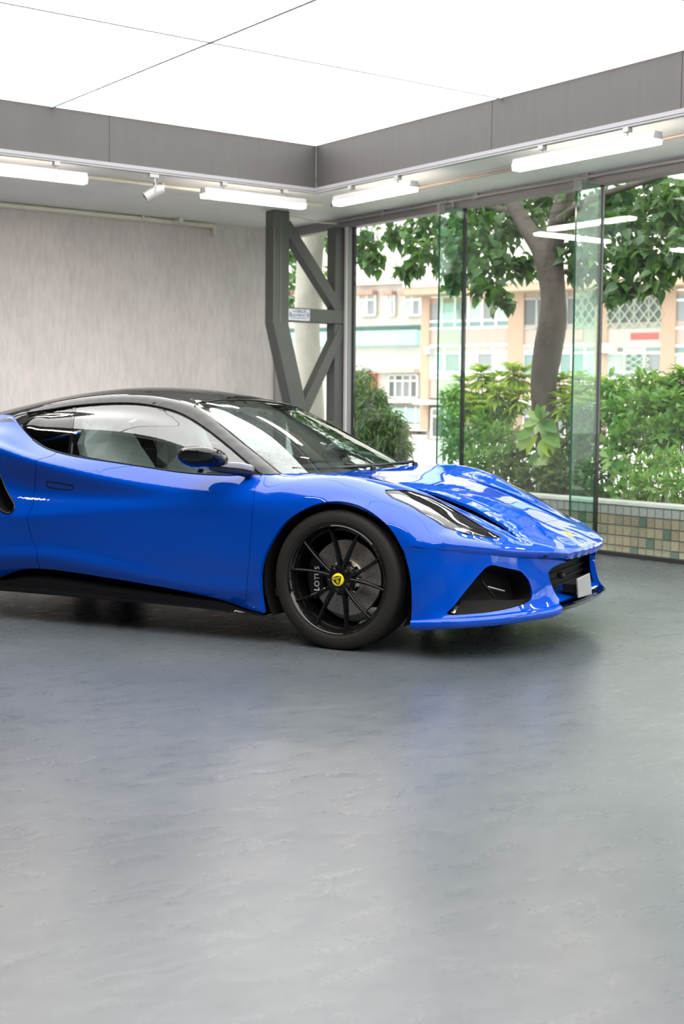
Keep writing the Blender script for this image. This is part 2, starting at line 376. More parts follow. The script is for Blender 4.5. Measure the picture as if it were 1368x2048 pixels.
# ---------------------------------------------------------------- track and lamps
white = mat('white_enamel', (.30, .297, .30), .38)
def lamp_glow():
    m = bpy.data.materials.new('lamp_diffuser'); m.use_nodes = True; nt = m.node_tree; nt.nodes.remove(nt.nodes['Principled BSDF']); e = nt.nodes.new('ShaderNodeEmission')
    e.inputs[0].default_value = (1, .86, .72, 1); e.inputs[1].default_value = LAMP_STRENGTH; nt.links.new(e.outputs[0], nt.nodes['Material Output'].inputs[0]); return m
glow = lamp_glow()
XT, YT, ZT = XC - .022, YC - .022, ZS - .005
trackm = mat('track_white', (.23, .23, .245), .4)
tk = empty('lighting_track', (XT, YT, ZT)); tag(tk, 'white lighting track around the lower edge of the coffer', 'track')
MB().box((XE - XT, -.02, -.022), (.02, .02, .022)).build('track_rail', trackm, tk)
MB().box((-.02, -4.4 - YT, -.022), (.02, -.021, .022)).build('track_rail', trackm, tk)
MB().box((XE - XT, -.0215, -.010), (0, -.019, -.006)).build('track_slot', dark_gap, tk)
MB().box((-.0215, -4.4 - YT, -.010), (-.019, 0, -.006)).build('track_slot', dark_gap, tk)
def linear_lamp(label, c, along, L):
    """housing with sloped sides and a glowing lower face, on two track clips"""
    e = empty('linear_lamp', c); tag(e, label, 'lamp', 'linear lamps on the ceiling track')
    a = np.array(along, float); s_ = np.array((-a[1], a[0], 0)); h = L / 2
    def sec(pts, name, m_, hh):
        mb = MB(); ring = [s_ * y + np.array((0, 0, z)) for y, z in pts]; mb.prism([q - a * hh for q in ring], a * 2 * hh); return mb.build(name, m_, e)
    sec([(-.034, .034), (.034, .034), (.048, -.010), (.040, -.016), (-.040, -.016), (-.048, -.010)], 'housing', white, h)
    sec([(-.037, -.014), (-.047, -.0105), (-.038, -.046), (.038, -.046), (.047, -.0105), (.037, -.014)], 'diffuser', glow, h - .004)
    for t in (-.30, .30):
        MB().box(a * L * t - np.array((.022, .022, 0)) + np.array((0, 0, .066)), a * L * t + np.array((.022, .022, .095))).build('track_adapter', white, e)
        MB().tube([a * L * t + np.array((0, 0, .03)), a * L * t + np.array((0, 0, .07))], .006, 8).build('stem', white, e)
    return e
zl = ZT - .022 - .095
linear_lamp('lit linear lamp at the left edge of the picture', (4.06, YT, zl), (1, 0, 0), 1.2)
linear_lamp('lit linear lamp between the spotlight and the coffer corner', (6.20, YT, zl), (1, 0, 0), 1.0)
linear_lamp('lit linear lamp just right of the coffer corner', (XT, 8.83, zl), (0, 1, 0), 1.03)
linear_lamp('longest lit linear lamp, above the glass wall at the right', (XT, 6.52, zl), (0, 1, 0), 1.30)
for y, q in ((3.9, 'beside the car nose'), (1.4, 'level with the camera'), (-1.6, 'nearest the rear of the room')): linear_lamp('lit linear lamp on the window-side track, ' + q, (XT, y, zl), (0, 1, 0), 1.2)
MB().box((XE + .002 - XT, -4.4 - YT, -.022), (XE + .042 - XT, -.021, .022)).build('track_rail', trackm, tk)
for y, q in ((8.2, 'nearest the plaster wall'), (5.6, 'opposite the car door'), (3.0, 'opposite the car bonnet'), (.2, 'above the camera')): linear_lamp('lit linear lamp on the track facing the window, ' + q, (XE + .022, y, zl), (0, 1, 0), 1.2)
def spotlight(label, x, aim, z=2.845):
    e = empty('track_spotlight', (x, YT, z)); tag(e, label, 'spotlight', 'track spotlights')
    d = np.array(aim, float); d /= np.linalg.norm(d)
    MB().lathe([(.0, -.075), (.030, -.075), (.036, -.066), (.043, -.05), (.045, .0), (.046, .085), (.040, .086), (.036, .05), (0, .045)], (0, 0, 0), d, 32).build('lamp_head', white, e, smooth=.6)
    MB().lathe([(0, -.088), (.020, -.088), (.022, -.076), (0, -.075)], (0, 0, 0), d, 20).build('rear_cap', white, e, smooth=.6)
    sd = np.cross(d, (0, 0, 1)); sd /= np.linalg.norm(sd)
    for k in (-1, 1): MB().tube([sd * .05 * k, sd * .05 * k + np.array((0, 0, .07)), np.array((0, 0, .10))], .005, 8).build('bracket_arm', white, e)
    MB().box((-.05, -.016, ZT - .022 - z - .03), (.03, .016, ZT - .022 - z)).build('track_adapter', white, e)
    MB().tube([(0, 0, .09), (0, 0, ZT - .03 - z)], .009, 10).build('stem', white, e)
spotlight('white track spotlight tilted down to the left between two lamps', 5.26, (-.62, .25, -.42))
# ================================================================== THE CAR
# car axes: x forward from the front axle, w to the car's right (towards the camera), z up; object space is (x, -w, z)
CAR_O = np.array([4.576, 5.562, 0.0]); CAR_A = math.radians(-62.962)
CF = np.array([math.cos(CAR_A), math.sin(CAR_A), 0]); CR = np.array([math.sin(CAR_A), -math.cos(CAR_A), 0])
def to_car(v): return np.array([v @ CF, v @ CR, v[2]])
CAM_C = to_car(CAM - CAR_O)
def rc(px, py): return to_car(ray(px, py))
def P(px, py, w=None, x=None, z=None):
    d = rc(px, py)
    t = (w - CAM_C[1]) / d[1] if w is not None else (x - CAM_C[0]) / d[0] if x is not None else (z - CAM_C[2]) / d[2]
    return CAM_C + d * t
def PL(L): return [P(*q) for q in L]
car = empty('sports_car', CAR_O, CAR_A)
tag(car, 'bright blue two-door sports car with black roof and black wheels', 'car')

paint = mat('blue_paint', (0.0, 0.048, 0.37), .4, 0.0, 0.0, coat=1.0, coat_rough=.012, coat_ior=1.48)
gloss_black = mat('gloss_black', (.005, .005, .006), .3, 0, 0.0, coat=1.0, coat_rough=.01, coat_ior=1.45)
satin_black = mat('satin_black', (.008, .008, .009), .45, spec=.3)
matt_black = mat('matt_black', (.006, .006, .006), .8, spec=.2)
rubber = mat('tyre_rubber', (.014, .0125, .0115), .66, spec=.3)
silver = mat('bright_metal', (.72, .71, .69), .22, 1.0)
disc_metal = mat('disc_metal', (.55, .49, .45), .42, 1.0)
chrome_line = mat('silver_line', (.75, .72, .68), .2, 1.0)
yellow = mat('badge_yellow', (.86, .68, .01), .35, coat=.6)
badge_dark = mat('badge_dark', (.012, .03, .012), .35)
white_print = mat('white_print', (.85, .85, .85), .4)
car_glass = glass('car_glass', (.60, .68, .67), 1.0, 1.95)
screen_glass = glass('windscreen_glass', (.55, .64, .62), 1.0, 1.9)
lens_glass = glass('lamp_lens', (.80, .82, .84), 1.0, 1.38)

class Surf:
    """smooth surface through scattered points: a graph over the plane across direction d, cubic radial basis"""
    def __init__(s, pts, d, lam=2e-5):
        s.d = np.array(d, float); s.d /= np.linalg.norm(s.d)
        s.e1 = np.cross((0, 0, 1.0), s.d); s.e1 /= np.linalg.norm(s.e1); s.e2 = np.cross(s.d, s.e1)
        pts = np.array(pts, float); q = s.ab(pts); keep = []
        for i in range(len(q)):
            if all(np.hypot(*(q[i] - q[j])) > .006 for j in keep): keep.append(i)
        pts, q = pts[keep], q[keep]; n = len(q); s.q = q; h = pts @ s.d
        r = np.linalg.norm(q[:, None] - q[None], axis=2)
        A = np.zeros((n + 3, n + 3)); A[:n, :n] = r ** 3 + np.diag(lam[keep] if hasattr(lam, '__len__') else [lam] * n)
        A[:n, n] = A[n, :n] = 1; A[:n, n+1:] = q; A[n+1:, :n] = q.T
        c = np.linalg.solve(A, np.r_[h, 0, 0, 0]); s.c, s.k = c[:n], c[n:]
    def ab(s, p): p = np.asarray(p, float); return np.stack([p @ s.e1, p @ s.e2], -1)
    def h(s, q, grad=False):
        q = np.atleast_2d(q); H = np.empty(len(q)); G = np.empty((len(q), 2))
        for i in range(0, len(q), 4000):
            df = q[i:i+4000, None] - s.q[None]; r = np.linalg.norm(df, axis=2)
            H[i:i+4000] = (r ** 3) @ s.c + s.k[0] + q[i:i+4000] @ s.k[1:]
            if grad: G[i:i+4000] = np.einsum('ij,ijk->ik', 3 * r * s.c, df) + s.k[1:]
        return (H, G) if grad else H
    def pt(s, q):
        q = np.atleast_2d(q); H = s.h(q); return q[:, :1] * s.e1 + q[:, 1:] * s.e2 + H[:, None] * s.d
    def ptn(s, q):
        q = np.atleast_2d(q); H, G = s.h(q, True); p = q[:, :1] * s.e1 + q[:, 1:] * s.e2 + H[:, None] * s.d
        n = s.d - G[:, :1] * s.e1 - G[:, 1:] * s.e2; return p, n / np.linalg.norm(n, axis=1)[:, None]
    def hit(s, o, v, near):
        """where the line o + t v meets the surface, close to the point near"""
        o, v = np.array(o, float), np.array(v, float); t0 = ((near - o) @ v) / (v @ v); L = np.linalg.norm(v)
        ts = t0 + np.linspace(-.45, .45, 181) / L; p = o + ts[:, None] * v
        g = p @ s.d - s.h(s.ab(p)); k = np.where(g[:-1] * g[1:] <= 0)[0]
        if len(k) == 0: i = np.argmin(abs(g)); return s.pt(s.ab(p[i]))[0]
        i = k[np.argmin(abs(ts[k] - t0))]; a, b = ts[i], ts[i+1]; ga = g[i]
        for _ in range(18):
            m_ = (a + b) / 2; pm = o + m_ * v; gm = pm @ s.d - s.h(s.ab(pm))[0]
            if gm * ga <= 0: b = m_
            else: a, ga = m_, gm
        return o + (a + b) / 2 * v
    def pix(s, L):
        """pixel list (px, py, guess of w) onto the surface"""
        return [s.hit(CAM_C, rc(px, py), P(px, py, w)) for px, py, w in L]
    def top(s, L):
        """(x, w) seen from above"""
        return [s.hit((x, w, 3), (0, 0, -1), np.array((x, w, z))) for x, w, z in L]
    def drop(s, L): return [s.pt(s.ab(p))[0] for p in L]

def inside(q, poly):
    x, y = q[:, 0], q[:, 1]; r = np.zeros(len(q), bool); n = len(poly)
    for i in range(n):
        (x1, y1), (x2, y2) = poly[i], poly[(i + 1) % n]
        c = (y1 > y) != (y2 > y)
        if y1 != y2: r ^= c & (x < (x2 - x1) * (y - y1) / (y2 - y1) + x1)
    return r
def loop2d(S, pts, step, inset=0.0):
    q = S.ab(np.array(pts)); out = []
    for i in range(len(q)):
        a, b = q[i], q[(i + 1) % len(q)]; k = max(1, int(np.ceil(np.hypot(*(b - a)) / step)))
        if np.hypot(*(b - a)) < 1e-5: continue
        out += [a + (b - a) * j / k for j in range(k)]
    q = np.array(out)
    if inset:
        ar = .5 * np.sum(q[:, 0] * np.roll(q[:, 1], -1) - q[:, 1] * np.roll(q[:, 0], -1))
        t = np.roll(q, -1, 0) - np.roll(q, 1, 0); t /= np.linalg.norm(t, axis=1)[:, None] + 1e-12
        q = q + np.stack([-t[:, 1], t[:, 0]], 1) * inset * (1 if ar > 0 else -1)
    return q
def panel(name, S, outer, mt, holes=(), step=.014, inset=.0016, flange=.014, parent=None, mirror=False, lift=0.0, both=False, keep=None):
    """cut a panel out of surface S; both=True adds its mirror image to the same mesh, mirror=True builds only the mirror image"""
    lo = loop2d(S, outer, step, inset); hs = [loop2d(S, h, step, -inset) for h in holes]
    mn, mx = lo.min(0), lo.max(0); gx = np.arange(mn[0], mx[0], step); gy = np.arange(mn[1], mx[1], step * .866)
    g = np.array([(x + (step / 2 if j % 2 else 0), y) for j, y in enumerate(gy) for x in gx])
    ok = inside(g, lo)
    for h in hs: ok &= ~inside(g, h)
    g = g[ok]; rim = np.vstack([lo] + hs)
    if len(g):
        dmin = np.concatenate([np.min(np.linalg.norm(g[i:i+2000, None] - rim[None], axis=2), axis=1) for i in range(0, len(g), 2000)])
        g = g[dmin > step * .55]
    ed = []; o = 0
    for lp in [lo] + hs:
        n = len(lp); ed += [(o + i, o + (i + 1) % n) for i in range(n)]; o += n
    allv = np.vstack([rim, g]) if len(g) else rim
    r = delaunay_2d_cdt([Vector(q) for q in allv], ed, [], 0, 1e-7, False)
    q = np.array([(v[0], v[1]) for v in r[0]]); fs = np.array([f for f in r[2] if len(f) == 3])
    cen = q[fs].mean(1); k = inside(cen, lo)
    for h in hs: k &= ~inside(cen, h)
    fs = fs[k]
    p, n = S.ptn(q)
    p = p + n * lift
    cnt = {}
    for f in fs:
        for a, b in ((f[0], f[1]), (f[1], f[2]), (f[2], f[0])): cnt[(a, b)] = cnt.get((a, b), 0) + 1
    be = [e for e in cnt if (e[1], e[0]) not in cnt]
    if keep is not None: be = [e for e in be if not (keep(p[e[0]]) and keep(p[e[1]]))]
    # orientation: triangles from the 2D chart are counter-clockwise about +d
    V = [tuple(x) for x in p]; N = [tuple(x) for x in n]; Fc = [tuple(map(int, f)) for f in fs]
    if flange:
        idx = {}
        for a, b in be:
            ids = []
            for i, j in ((a, b), (b, a)):
                for dpt in (0, 1):
                    key = (i, dpt, a, b); idx[key] = len(V); V.append(tuple(p[i] - n[i] * flange * dpt))
                    t = p[b] - p[a]; nn = np.cross(t, n[i]); nn /= np.linalg.norm(nn) + 1e-12; N.append(tuple(nn)); ids.append(idx[key])
            Fc.append((ids[2], ids[0], ids[1], ids[3]))
    V, N = np.array(V), np.array(N)
    def out(sgn):
        v = V * (1, -sgn, 1); nn = N * (1, -sgn, 1)
        return v, nn, ([f[::-1] for f in Fc] if sgn > 0 else Fc)
    # (x, w, z) -> (x, -w, z) flips handedness, so the right-hand side (sgn 1) reverses its faces twice: chart is in the (x, w, z) frame
    mb = MB(); vs, ns = [], []
    for sgn in ([1, -1] if both else [-1] if mirror else [1]):
        v, nn, f = out(sgn); o = len(vs); vs += [tuple(x) for x in v]; ns += [tuple(x) for x in nn]; mb.f += [tuple(i + o for i in t) for t in f]
    mb.v = vs; mb.n = ns
    o = mb.build(name, mt, parent or car, smooth=4)
    return o
def cw(p): return (p[0], -p[1], p[2])        # car axes to object space

def resample_curve(pts, n):
    p = np.array(catmull(pts, 8)); d = np.r_[0, np.cumsum(np.linalg.norm(np.diff(p, axis=0), axis=1))]
    t = np.linspace(0, d[-1], n); return np.stack([np.interp(t, d, p[:, i]) for i in range(3)], 1)
# ---------------------------------------------------------------- control points of the blue body (upper surface)
hl_up = [(770,980,.80),(801,979.6,.745),(820,982,.72),(864,996,.685),(908,1019,.665),(951,1045,.645),(987,1067,.62),(1004,1076,.605)]
hl_lo = [(771,984,.81),(786,996,.83),(820,1011,.825),(842,1025,.81),(868,1040,.795),(892,1055,.775),(914,1062,.755),(951,1071,.705),(993,1075.4,.625)]
slot_up = [(829,977,.53),(864,984,.515),(908,1000,.50),(951,1018,.485),(991,1040,.47),(1017,1056,.455),(1033,1073,.455)]
slot_lo = [(829,977.5,.53),(853,986.6,.545),(886,1002,.535),(930,1022,.52),(973.5,1042.5,.505),(1013,1063,.485),(1032,1075,.46)]
belt = [(0,829,.69),(25,831,.70),(33,841,.715),(44,856,.74),(66,879,.78),(88,894,.81),(114,904,.828),(153,913,.838),(219,923,.84),(300,935,.835),(368,945,.825),(447,950,.81),(523,949,.79),(563,948,.745)]
bottom = [(0,1156,.91),(44,1140,.90),(110,1140,.893),(219,1157,.885),(346,1179,.877),(440,1200,.88),(494,1217,.89),(526,1226.5,.905)]
arch = [(526,1226.5,.90),(520,1169,.905),(524,1128,.909),(540.6,1087.5,.913),(569,1046.5,.919),(602,1022,.922),(643,1005.6,.925),(688,1003.5,.925),(729,1016,.925),(766,1042.5,.922),(790,1071,.918),(811,1112,.915)]
nose_crease = [(811,1092,.922),(850,1097,.905),(900,1102,.86),(950,1107.5,.785),(986,1111.5,.72),(1020,1115,.635),(1050,1117,.55),(1075,1118.3,.475),(1100,1119,.40)]
crease3 = PL(nose_crease) + [np.array(q) for q in [(.925,.30,.424),(.945,.18,.421),(.954,.08,.421),(.956,0,.421)]]
def spline(xs, ys, xq):
    """natural cubic spline, ys may hold several columns"""
    xs, ys, xq = np.array(xs, float), np.array(ys, float), np.array(xq, float); o = np.argsort(xs); xs, ys = xs[o], ys[o]; n = len(xs); h = np.diff(xs)
    one = ys.ndim == 1; ys = ys[:, None] if one else ys; A = np.eye(n); B = np.zeros((n, ys.shape[1]))
    for i in range(1, n - 1):
        A[i, i-1:i+2] = h[i-1], 2 * (h[i-1] + h[i]), h[i]; B[i] = 6 * ((ys[i+1] - ys[i]) / h[i] - (ys[i] - ys[i-1]) / h[i-1])
    M = np.linalg.solve(A, B); i = np.clip(np.searchsorted(xs, xq) - 1, 0, n - 2); t0, t1, hh = (xs[i+1] - xq)[:, None], (xq - xs[i])[:, None], h[i][:, None]
    r = M[i] * t0**3 / (6 * hh) + M[i+1] * t1**3 / (6 * hh) + (ys[i] / hh - M[i] * hh / 6) * t0 + (ys[i+1] / hh - M[i+1] * hh / 6) * t1
    return r[:, 0] if one else r
# door and quarter: belt, shoulder, channel, crease, mid, low, flare as (z, w) at stations along x
SIDE = {-3.40: [(.865,.66),(.82,.78),(.74,.82),(.62,.83),(.5,.83),(.4,.82),(.3,.81)], -3.0: [(.93,.66),(.87,.89),(.78,.925),(.65,.935),(.5,.93),(.4,.92),(.3,.91)],
        -2.6: [(1.0,.66),(.905,.915),(.82,.94),(.70,.95),(.55,.95),(.42,.945),(.3,.935)], -2.3: [(1.06,.69),(.925,.925),(.78,.92),(.615,.948),(.5,.946),(.41,.94),(.32,.935)],
        -2.05: [(1.04,.735),(.918,.930),(.735,.880),(.572,.943),(.47,.936),(.41,.931),(.345,.933)], -1.90: [(.965,.785),(.885,.930),(.718,.870),(.566,.933),(.47,.922),(.41,.917),(.357,.923)],
        -1.70: [(.907,.830),(.842,.926),(.705,.876),(.582,.927),(.47,.916),(.41,.912),(.36,.920)], -1.45: [(.876,.840),(.798,.920),(.695,.890),(.606,.922),(.48,.912),(.40,.908),(.334,.914)],
        -1.20: [(.851,.838),(.760,.912),(.69,.900),(.631,.918),(.48,.909),(.38,.904),(.307,.906)], -.95: [(.826,.828),(.738,.901),(.693,.907),(.654,.914),(.48,.906),(.36,.899),(.275,.895)],
        -.70: [(.816,.812),(.735,.892),(.702,.902),(.674,.909),(.48,.902),(.35,.894),(.25,.888)], -.50: [(.822,.794),(.745,.874),(.707,.895),(.674,.904),(.48,.901),(.35,.896),(.25,.891)], -.42: [(.824,.784),(.748,.875),(.71,.898),(.675,.907),(.48,.907),(.35,.902),(.25,.897)]}
xs_ = sorted(SIDE); tab = np.array([[c for q in SIDE[x] for c in q] for x in xs_]); body = []
for x in np.r_[np.arange(-3.4, -2.2, .15), np.arange(-2.15, -.41, .058)]:
    q = spline(xs_, tab, [x])[0].reshape(7, 2)[:, ::-1]                       # (w, z)
    L = [q[0] + (q[1] - q[0]) * .25 + np.array((.002, .002)), q[0] + (q[1] - q[0]) * .5 + np.array((.003, .003)), q[0] + (q[1] - q[0]) * .75 + np.array((.002, .002)), q[1], q[1] + (q[2] - q[1]) * .18, (q[1] + q[2]) / 2, q[2], (q[2] + q[3]) / 2, q[3] + (q[2] - q[3]) * .2, q[3], q[3] + (q[4] - q[3]) * .16, (q[3] + q[4]) / 2, q[4], q[5], (q[5] + q[6]) / 2 - np.array((.002, 0)), q[6], q[6] + np.array((-.010, -.035))]
    body += [np.array((x, *p)) for p in L]
bl = np.array(PL(belt)); body += list(resample_curve(bl, 40))
body += list(resample_curve(np.array(PL(arch)), 26))
# front wing and bonnet: (w, z) from the centreline out to the arch or the crease
FRONT = {-.30: [.822,.822,.823,(.62,.828),(.76,.824),(.845,.795),(.892,.745),(.913,.69)], -.10: [.807,.808,.812,(.61,.822),(.755,.832),(.83,.808),(.885,.768),(.916,.725)],
         .05: [.788,.790,.796,(.60,.808),(.738,.818),(.81,.800),(.872,.765),(.914,.722)], .16: [.772,.770,.768,(.57,.783),(.675,.795),(.77,.782),(.853,.746),(.910,.70)],
         .26: [.752,.748,.740,(.535,.752),(.625,.764),(.735,.749),(.836,.715),(.904,.657)], .36: [.724,.718,.705,(.52,.714),(.60,.725),(.72,.707),(.822,.676),(.896,.61)],
         .48: [.684,.677,.660,(.51,.664),(.585,.671),(.70,.654),(.80,.624),(.876,.57)], .60: [.634,.628,.610,(.50,.607),(.56,.609),(.66,.596),(.745,.573),(.832,.530)], .70: [.588,.583,.567,(.485,.564),(.535,.561),(.61,.547),(.68,.529),(.738,.502)]}
fx = sorted(FRONT); ft = np.array([[0, FRONT[x][0], .25, FRONT[x][1], .45, FRONT[x][2]] + [c for q in FRONT[x][3:] for c in q] for x in fx]); hoodp = []
for x in np.arange(-.30, .701, .05):
    q = spline(fx, ft, [x])[0].reshape(8, 2); L = catmull(q, 2); L = L[:-3] if x > .62 else L[:-2] if x > .52 else L; hoodp += [np.array((x, *p)) for p in L]
hoodp += [np.array((x, w, spline([-.5, -.30], [[z0], [z1]], [x])[0][0])) for x in (-.36, -.42) for w, z0, z1 in ((0,.835,.822),(.25,.835,.822),(.45,.834,.823),(.62,.834,.828))]
# rounded nose above the crease: rows as functions of w
c3 = np.array(crease3)[::-1]; ws = np.linspace(0, .86, 35)
cxz = spline(c3[:, 1], c3[:, [0, 2]], ws)
bulge = np.interp(ws, [0, .25, .5, .62, .72, .8, .86], [.041, .036, .027, .020, .015, .012, .010]); rise = np.interp(ws, [0, .4, .7, .86], [.037, .034, .028, .026])
topx = np.interp(ws, [0, .25, .38, .5, .62, .72, .8, .86], [.012, .011, .006, .004, -.003, -.014, -.022, -.028]); topz = np.interp(ws, [0, .25, .38, .5, .62, .72, .8, .86], [.063, .063, .060, .056, .056, .058, .060, .062])
for i, w in enumerate(ws):
    x, z = cxz[i]; hoodp += [np.array((x + bulge[i] * .62, w, z + rise[i] * .33)), np.array((x + bulge[i], w, z + rise[i])), np.array((x + topx[i], w, z + topz[i]))]
hoodp += [np.array((x, w, z)) for x, w, z in [(.80,0,.548),(.80,.15,.547),(.80,.30,.540),(.80,.42,.534),(.88,0,.523),(.88,.15,.520),(.88,.28,.513),(.94,0,.500),(.93,.12,.502)]]
wq = np.linspace(0, .92, 47); cq = spline(c3[:, 1], c3[:, [0, 2]], wq); body += hoodp + [np.array((a[0], w, a[1])) for a, w in zip(cq, wq)]
mir = [q * (1, -1, 1) for q in body if q[0] > -.45 and abs(q[1]) > .01 and q[2] > .415 and abs(q[1]) < .70]
def soft(q): return 1e-6 if np.min(np.linalg.norm(np.array(crease3) - np.array((q[0], abs(q[1]), q[2])), axis=1)) < .03 else 1.2e-5 if q[0] < .5 else 4e-6
S1 = Surf(body + mir, (.62, .62, .36), np.array([soft(q) for q in body + mir]))
# ---------------------------------------------------------------- front bumper below the crease
intake = [(895,1229,.88),(909,1210,.86),(923,1191.6,.835),(938,1173,.81),(953.5,1154,.785),(963,1143.5,.765),(971,1135.7,.75),(984,1130,.73),(1001,1133,.685),(1019,1137,.64),(1034,1140,.60),(1044,1144,.57),(1056.6,1158.7,.535),(1062,1172,.515),(1065,1185,.505),(1064,1195,.51),(1058,1203,.53),(1041,1211,.59),(997,1222,.70),(942.5,1228.5,.81)]
grille_edge = [(1132,1123.3,.27),(1117,1129,.33),(1106,1134.5,.37),(1098.5,1141.5,.395),(1097,1149,.40),(1101,1164,.39),(1110,1186.7,.37),(1118.6,1199,.355)]
bump_low = [(1117,1213,.40),(1100,1219,.47),(1050,1227,.62),(997,1234,.735),(950,1238,.82),(909,1240.5,.88),(866,1243,.915),(840,1244,.922),(823,1244,.925)]
arch_f = [(823,1244,.925),(824,1210,.925),(821,1153,.922),(811,1112,.918),(806,1098,.918)]
low = crease3 + PL(intake) + PL(grille_edge) + PL(bump_low) + PL(arch_f) + PL([(860,1140,.905),(860,1190,.905),(900,1140,.858),(890,1190,.875),(930,1125,.81),(1080,1160,.455),(1080,1195,.465),(1078,1135,.46)])
S3 = Surf(low + [np.array(q) for q in [(.93,0,.36),(.93,0,.25),(.95,0,.42)]], (.72, .68, .12), 3e-5)
# ---------------------------------------------------------------- panels
CMI = [3]
def spl(L, n=5): return catmull(L, n)
def cat(*Ls):
    out = []
    for L in Ls:
        for p in L:
            if not out or np.linalg.norm(np.array(p) - out[-1]) > 1e-4: out.append(np.array(p))
    return out
door_f = [(523,949,.79),(514,968,.84),(509,982,.87),(506,1015,.90),(503,1055,.90),(500.4,1091.6,.90),(495,1157,.89),(492.7,1190,.89),(494,1217,.89)]
door_r = [(115,903.8,.83),(105,911,.86),(88,916,.89),(77,919,.91),(71.5,924.5,.92),(71.5,940,.90),(71,960,.885),(68,993,.875),(65,1010,.885),(59,1024,.905),(55,1034.6,.925),(57,1050,.92),(61.4,1069.6,.91),(67,1086,.908),(72.4,1100,.915),(75.7,1122,.915),(80,1138,.90)]
d_f = S1.pix(door_f); d_r = S1.pix(door_r)
belt3 = S1.pix([b for b in belt if 114 <= b[0] <= 523][::-1])          # front to back
bot3 = S1.pix([b for b in bottom if 110 <= b[0] <= 494])               # back to front
dF, dR = spl(d_f), spl(d_r, 4)
door_loop = cat(spl(belt3), dR, spl([dR[-1]] + bot3), dF[::-1])
arch3 = spl(S1.pix(arch), 6)
fl0 = S1.pix([(494,1217,.89),(510,1222,.9),(526,1226.5,.905)])
# hood outline (right half): base of the screen, inner edge of the slot, front edge, centreline
hood_rear = S1.top([(-.285,0,.82),(-.283,.2,.82),(-.29,.4,.82),(-.305,.56,.825)])
hood_side = S1.top([(-.305,.56,.825),(-.1,.575,.82),(.1,.56,.79)]) + S1.pix(slot_up[:1])
slot_in = S1.pix(slot_up); slot_out = S1.pix(slot_lo)
hood_front = S1.top([(.705,.44,.585),(.716,.33,.58),(.722,.2,.578),(.724,.1,.577),(.7245,0,.577)])
hs_, si, so, hf = spl(hood_side), spl(slot_in[:-1]), spl(slot_out), spl([slot_in[-2]] + hood_front)
cl = S1.top([(x, 0, .7) for x in np.linspace(.7245, -.285, 22)])
hood_loop = cat(spl(hood_rear), hs_, si, hf, cl)
mid_keep = lambda p: abs(p[1]) < .004
nose_c = [S1.hit((x, 0, 3), (0, 0, -1), np.array((x, 0, z))) for x, z in [(.76,.56),(.8,.55),(.85,.53),(.9,.515),(.94,.5),(.97,.485),(.985,.47)]]
nose_c += [S1.hit((2, 0, z), (-1, 0, 0), np.array((.99, 0, z))) for z in (.455,.44,.43)]
cr3 = S1.drop(crease3[::-1])                       # centre to arch
base_r = S1.pix([(563,948,.745),(543,948.8,.77),(523,949,.79)])
base_m = S1.top([(-.305,.56,.825),(-.335,.65,.825)])
clam_loop = cat(dF, fl0[1:], arch3, spl([arch3[-1]] + [cr3[-1]]) , spl(cr3[::-1]), nose_c[::-1], hf[::-1], [slot_in[-1]], so[::-1], hs_[::-1], spl(base_m + base_r, 4))
hl_loop = cat(spl(S1.pix(hl_up)), spl(S1.pix(hl_lo[::-1])))
clam = panel('front_clamshell', S1, clam_loop, paint, [hl_loop], both=True, keep=mid_keep, flange=.02, inset=.0005)
panel('bonnet', S1, hood_loop, paint, both=True, keep=mid_keep, inset=.0014)
door = panel('door', S1, door_loop, paint)
panel('door', S1, door_loop, paint, mirror=True, step=.03)
# rear quarter: from the door back to the tail
belt_r = S1.pix([b for b in belt if b[0] <= 114])[::-1]                # door to top corner, going back
qtop = S1.drop([(-2.3,.70,1.06),(-2.6,.66,1.0),(-3.0,.66,.93),(-3.35,.66,.87)])
qtail = S1.drop([(-3.4,.76,.82),(-3.42,.80,.7),(-3.4,.82,.5),(-3.35,.83,.3),(-3.0,.93,.3)])
a_ = np.linspace(math.radians(-20), math.radians(195), 30)
rarch = S1.drop([(-2.575 - .40 * math.cos(t), .95, .345 + .40 * math.sin(t)) for t in a_])
qbot = S1.pix([(0,1156,.91),(22,1146.5,.905),(44,1140,.90),(66,1137.5,.897),(80,1138,.90)])
scoop = S1.pix([(-14,928,.90),(0,951,.88),(10,975,.87),(20,994,.868),(26,1004,.873),(29,1012,.878),(27,1020,.886),(21,1025,.895),(13,1026,.9),(4,1022,.905),(-8,1010,.90),(-22,985,.89),(-30,955,.89),(-26,932,.9)])
q_loop = cat(spl(belt_r), qtop, spl(qtail), rarch, [S1.drop([(-2.16,.92,.2)])[0]], qbot, dR[::-1])
panel('rear_quarter', S1, q_loop, paint, [spl(scoop, 4)], flange=.02)
panel('rear_quarter', S1, q_loop, paint, [spl(scoop, 4)], mirror=True, step=.03)
# lower bumper with the corner intake
gr3 = S3.pix(grille_edge); bl3 = S3.pix(bump_low); af3 = S3.pix(arch_f)
cr_low = [p for p in crease3 if p[1] > .28]
b_loop = cat(spl(S3.drop(cr_low)), spl(gr3), spl(bl3), spl(af3))
in_loop = catmull(S3.pix(intake), 4, closed=True)
panel('front_bumper', S3, b_loop, paint, [in_loop], flange=.03, inset=-.0008)
panel('front_bumper', S3, b_loop, paint, [in_loop], mirror=True, step=.03, flange=.03, inset=-.0008)
for mr in (False, True):
    panel('door_lining', S1, door_loop, mat('cabin_dark', (.035, .030, .028), .8), mirror=mr, step=.05, lift=-.02, inset=.004, flange=0)
    panel('quarter_lining', S1, cat(spl(belt_r), qtop, spl(qtail), rarch, [S1.drop([(-2.16,.92,.2)])[0]], qbot, dR[::-1]), mat('cabin_dark'), [spl(scoop, 4)], mirror=mr, step=.05, lift=-.025, inset=.004, flange=0)
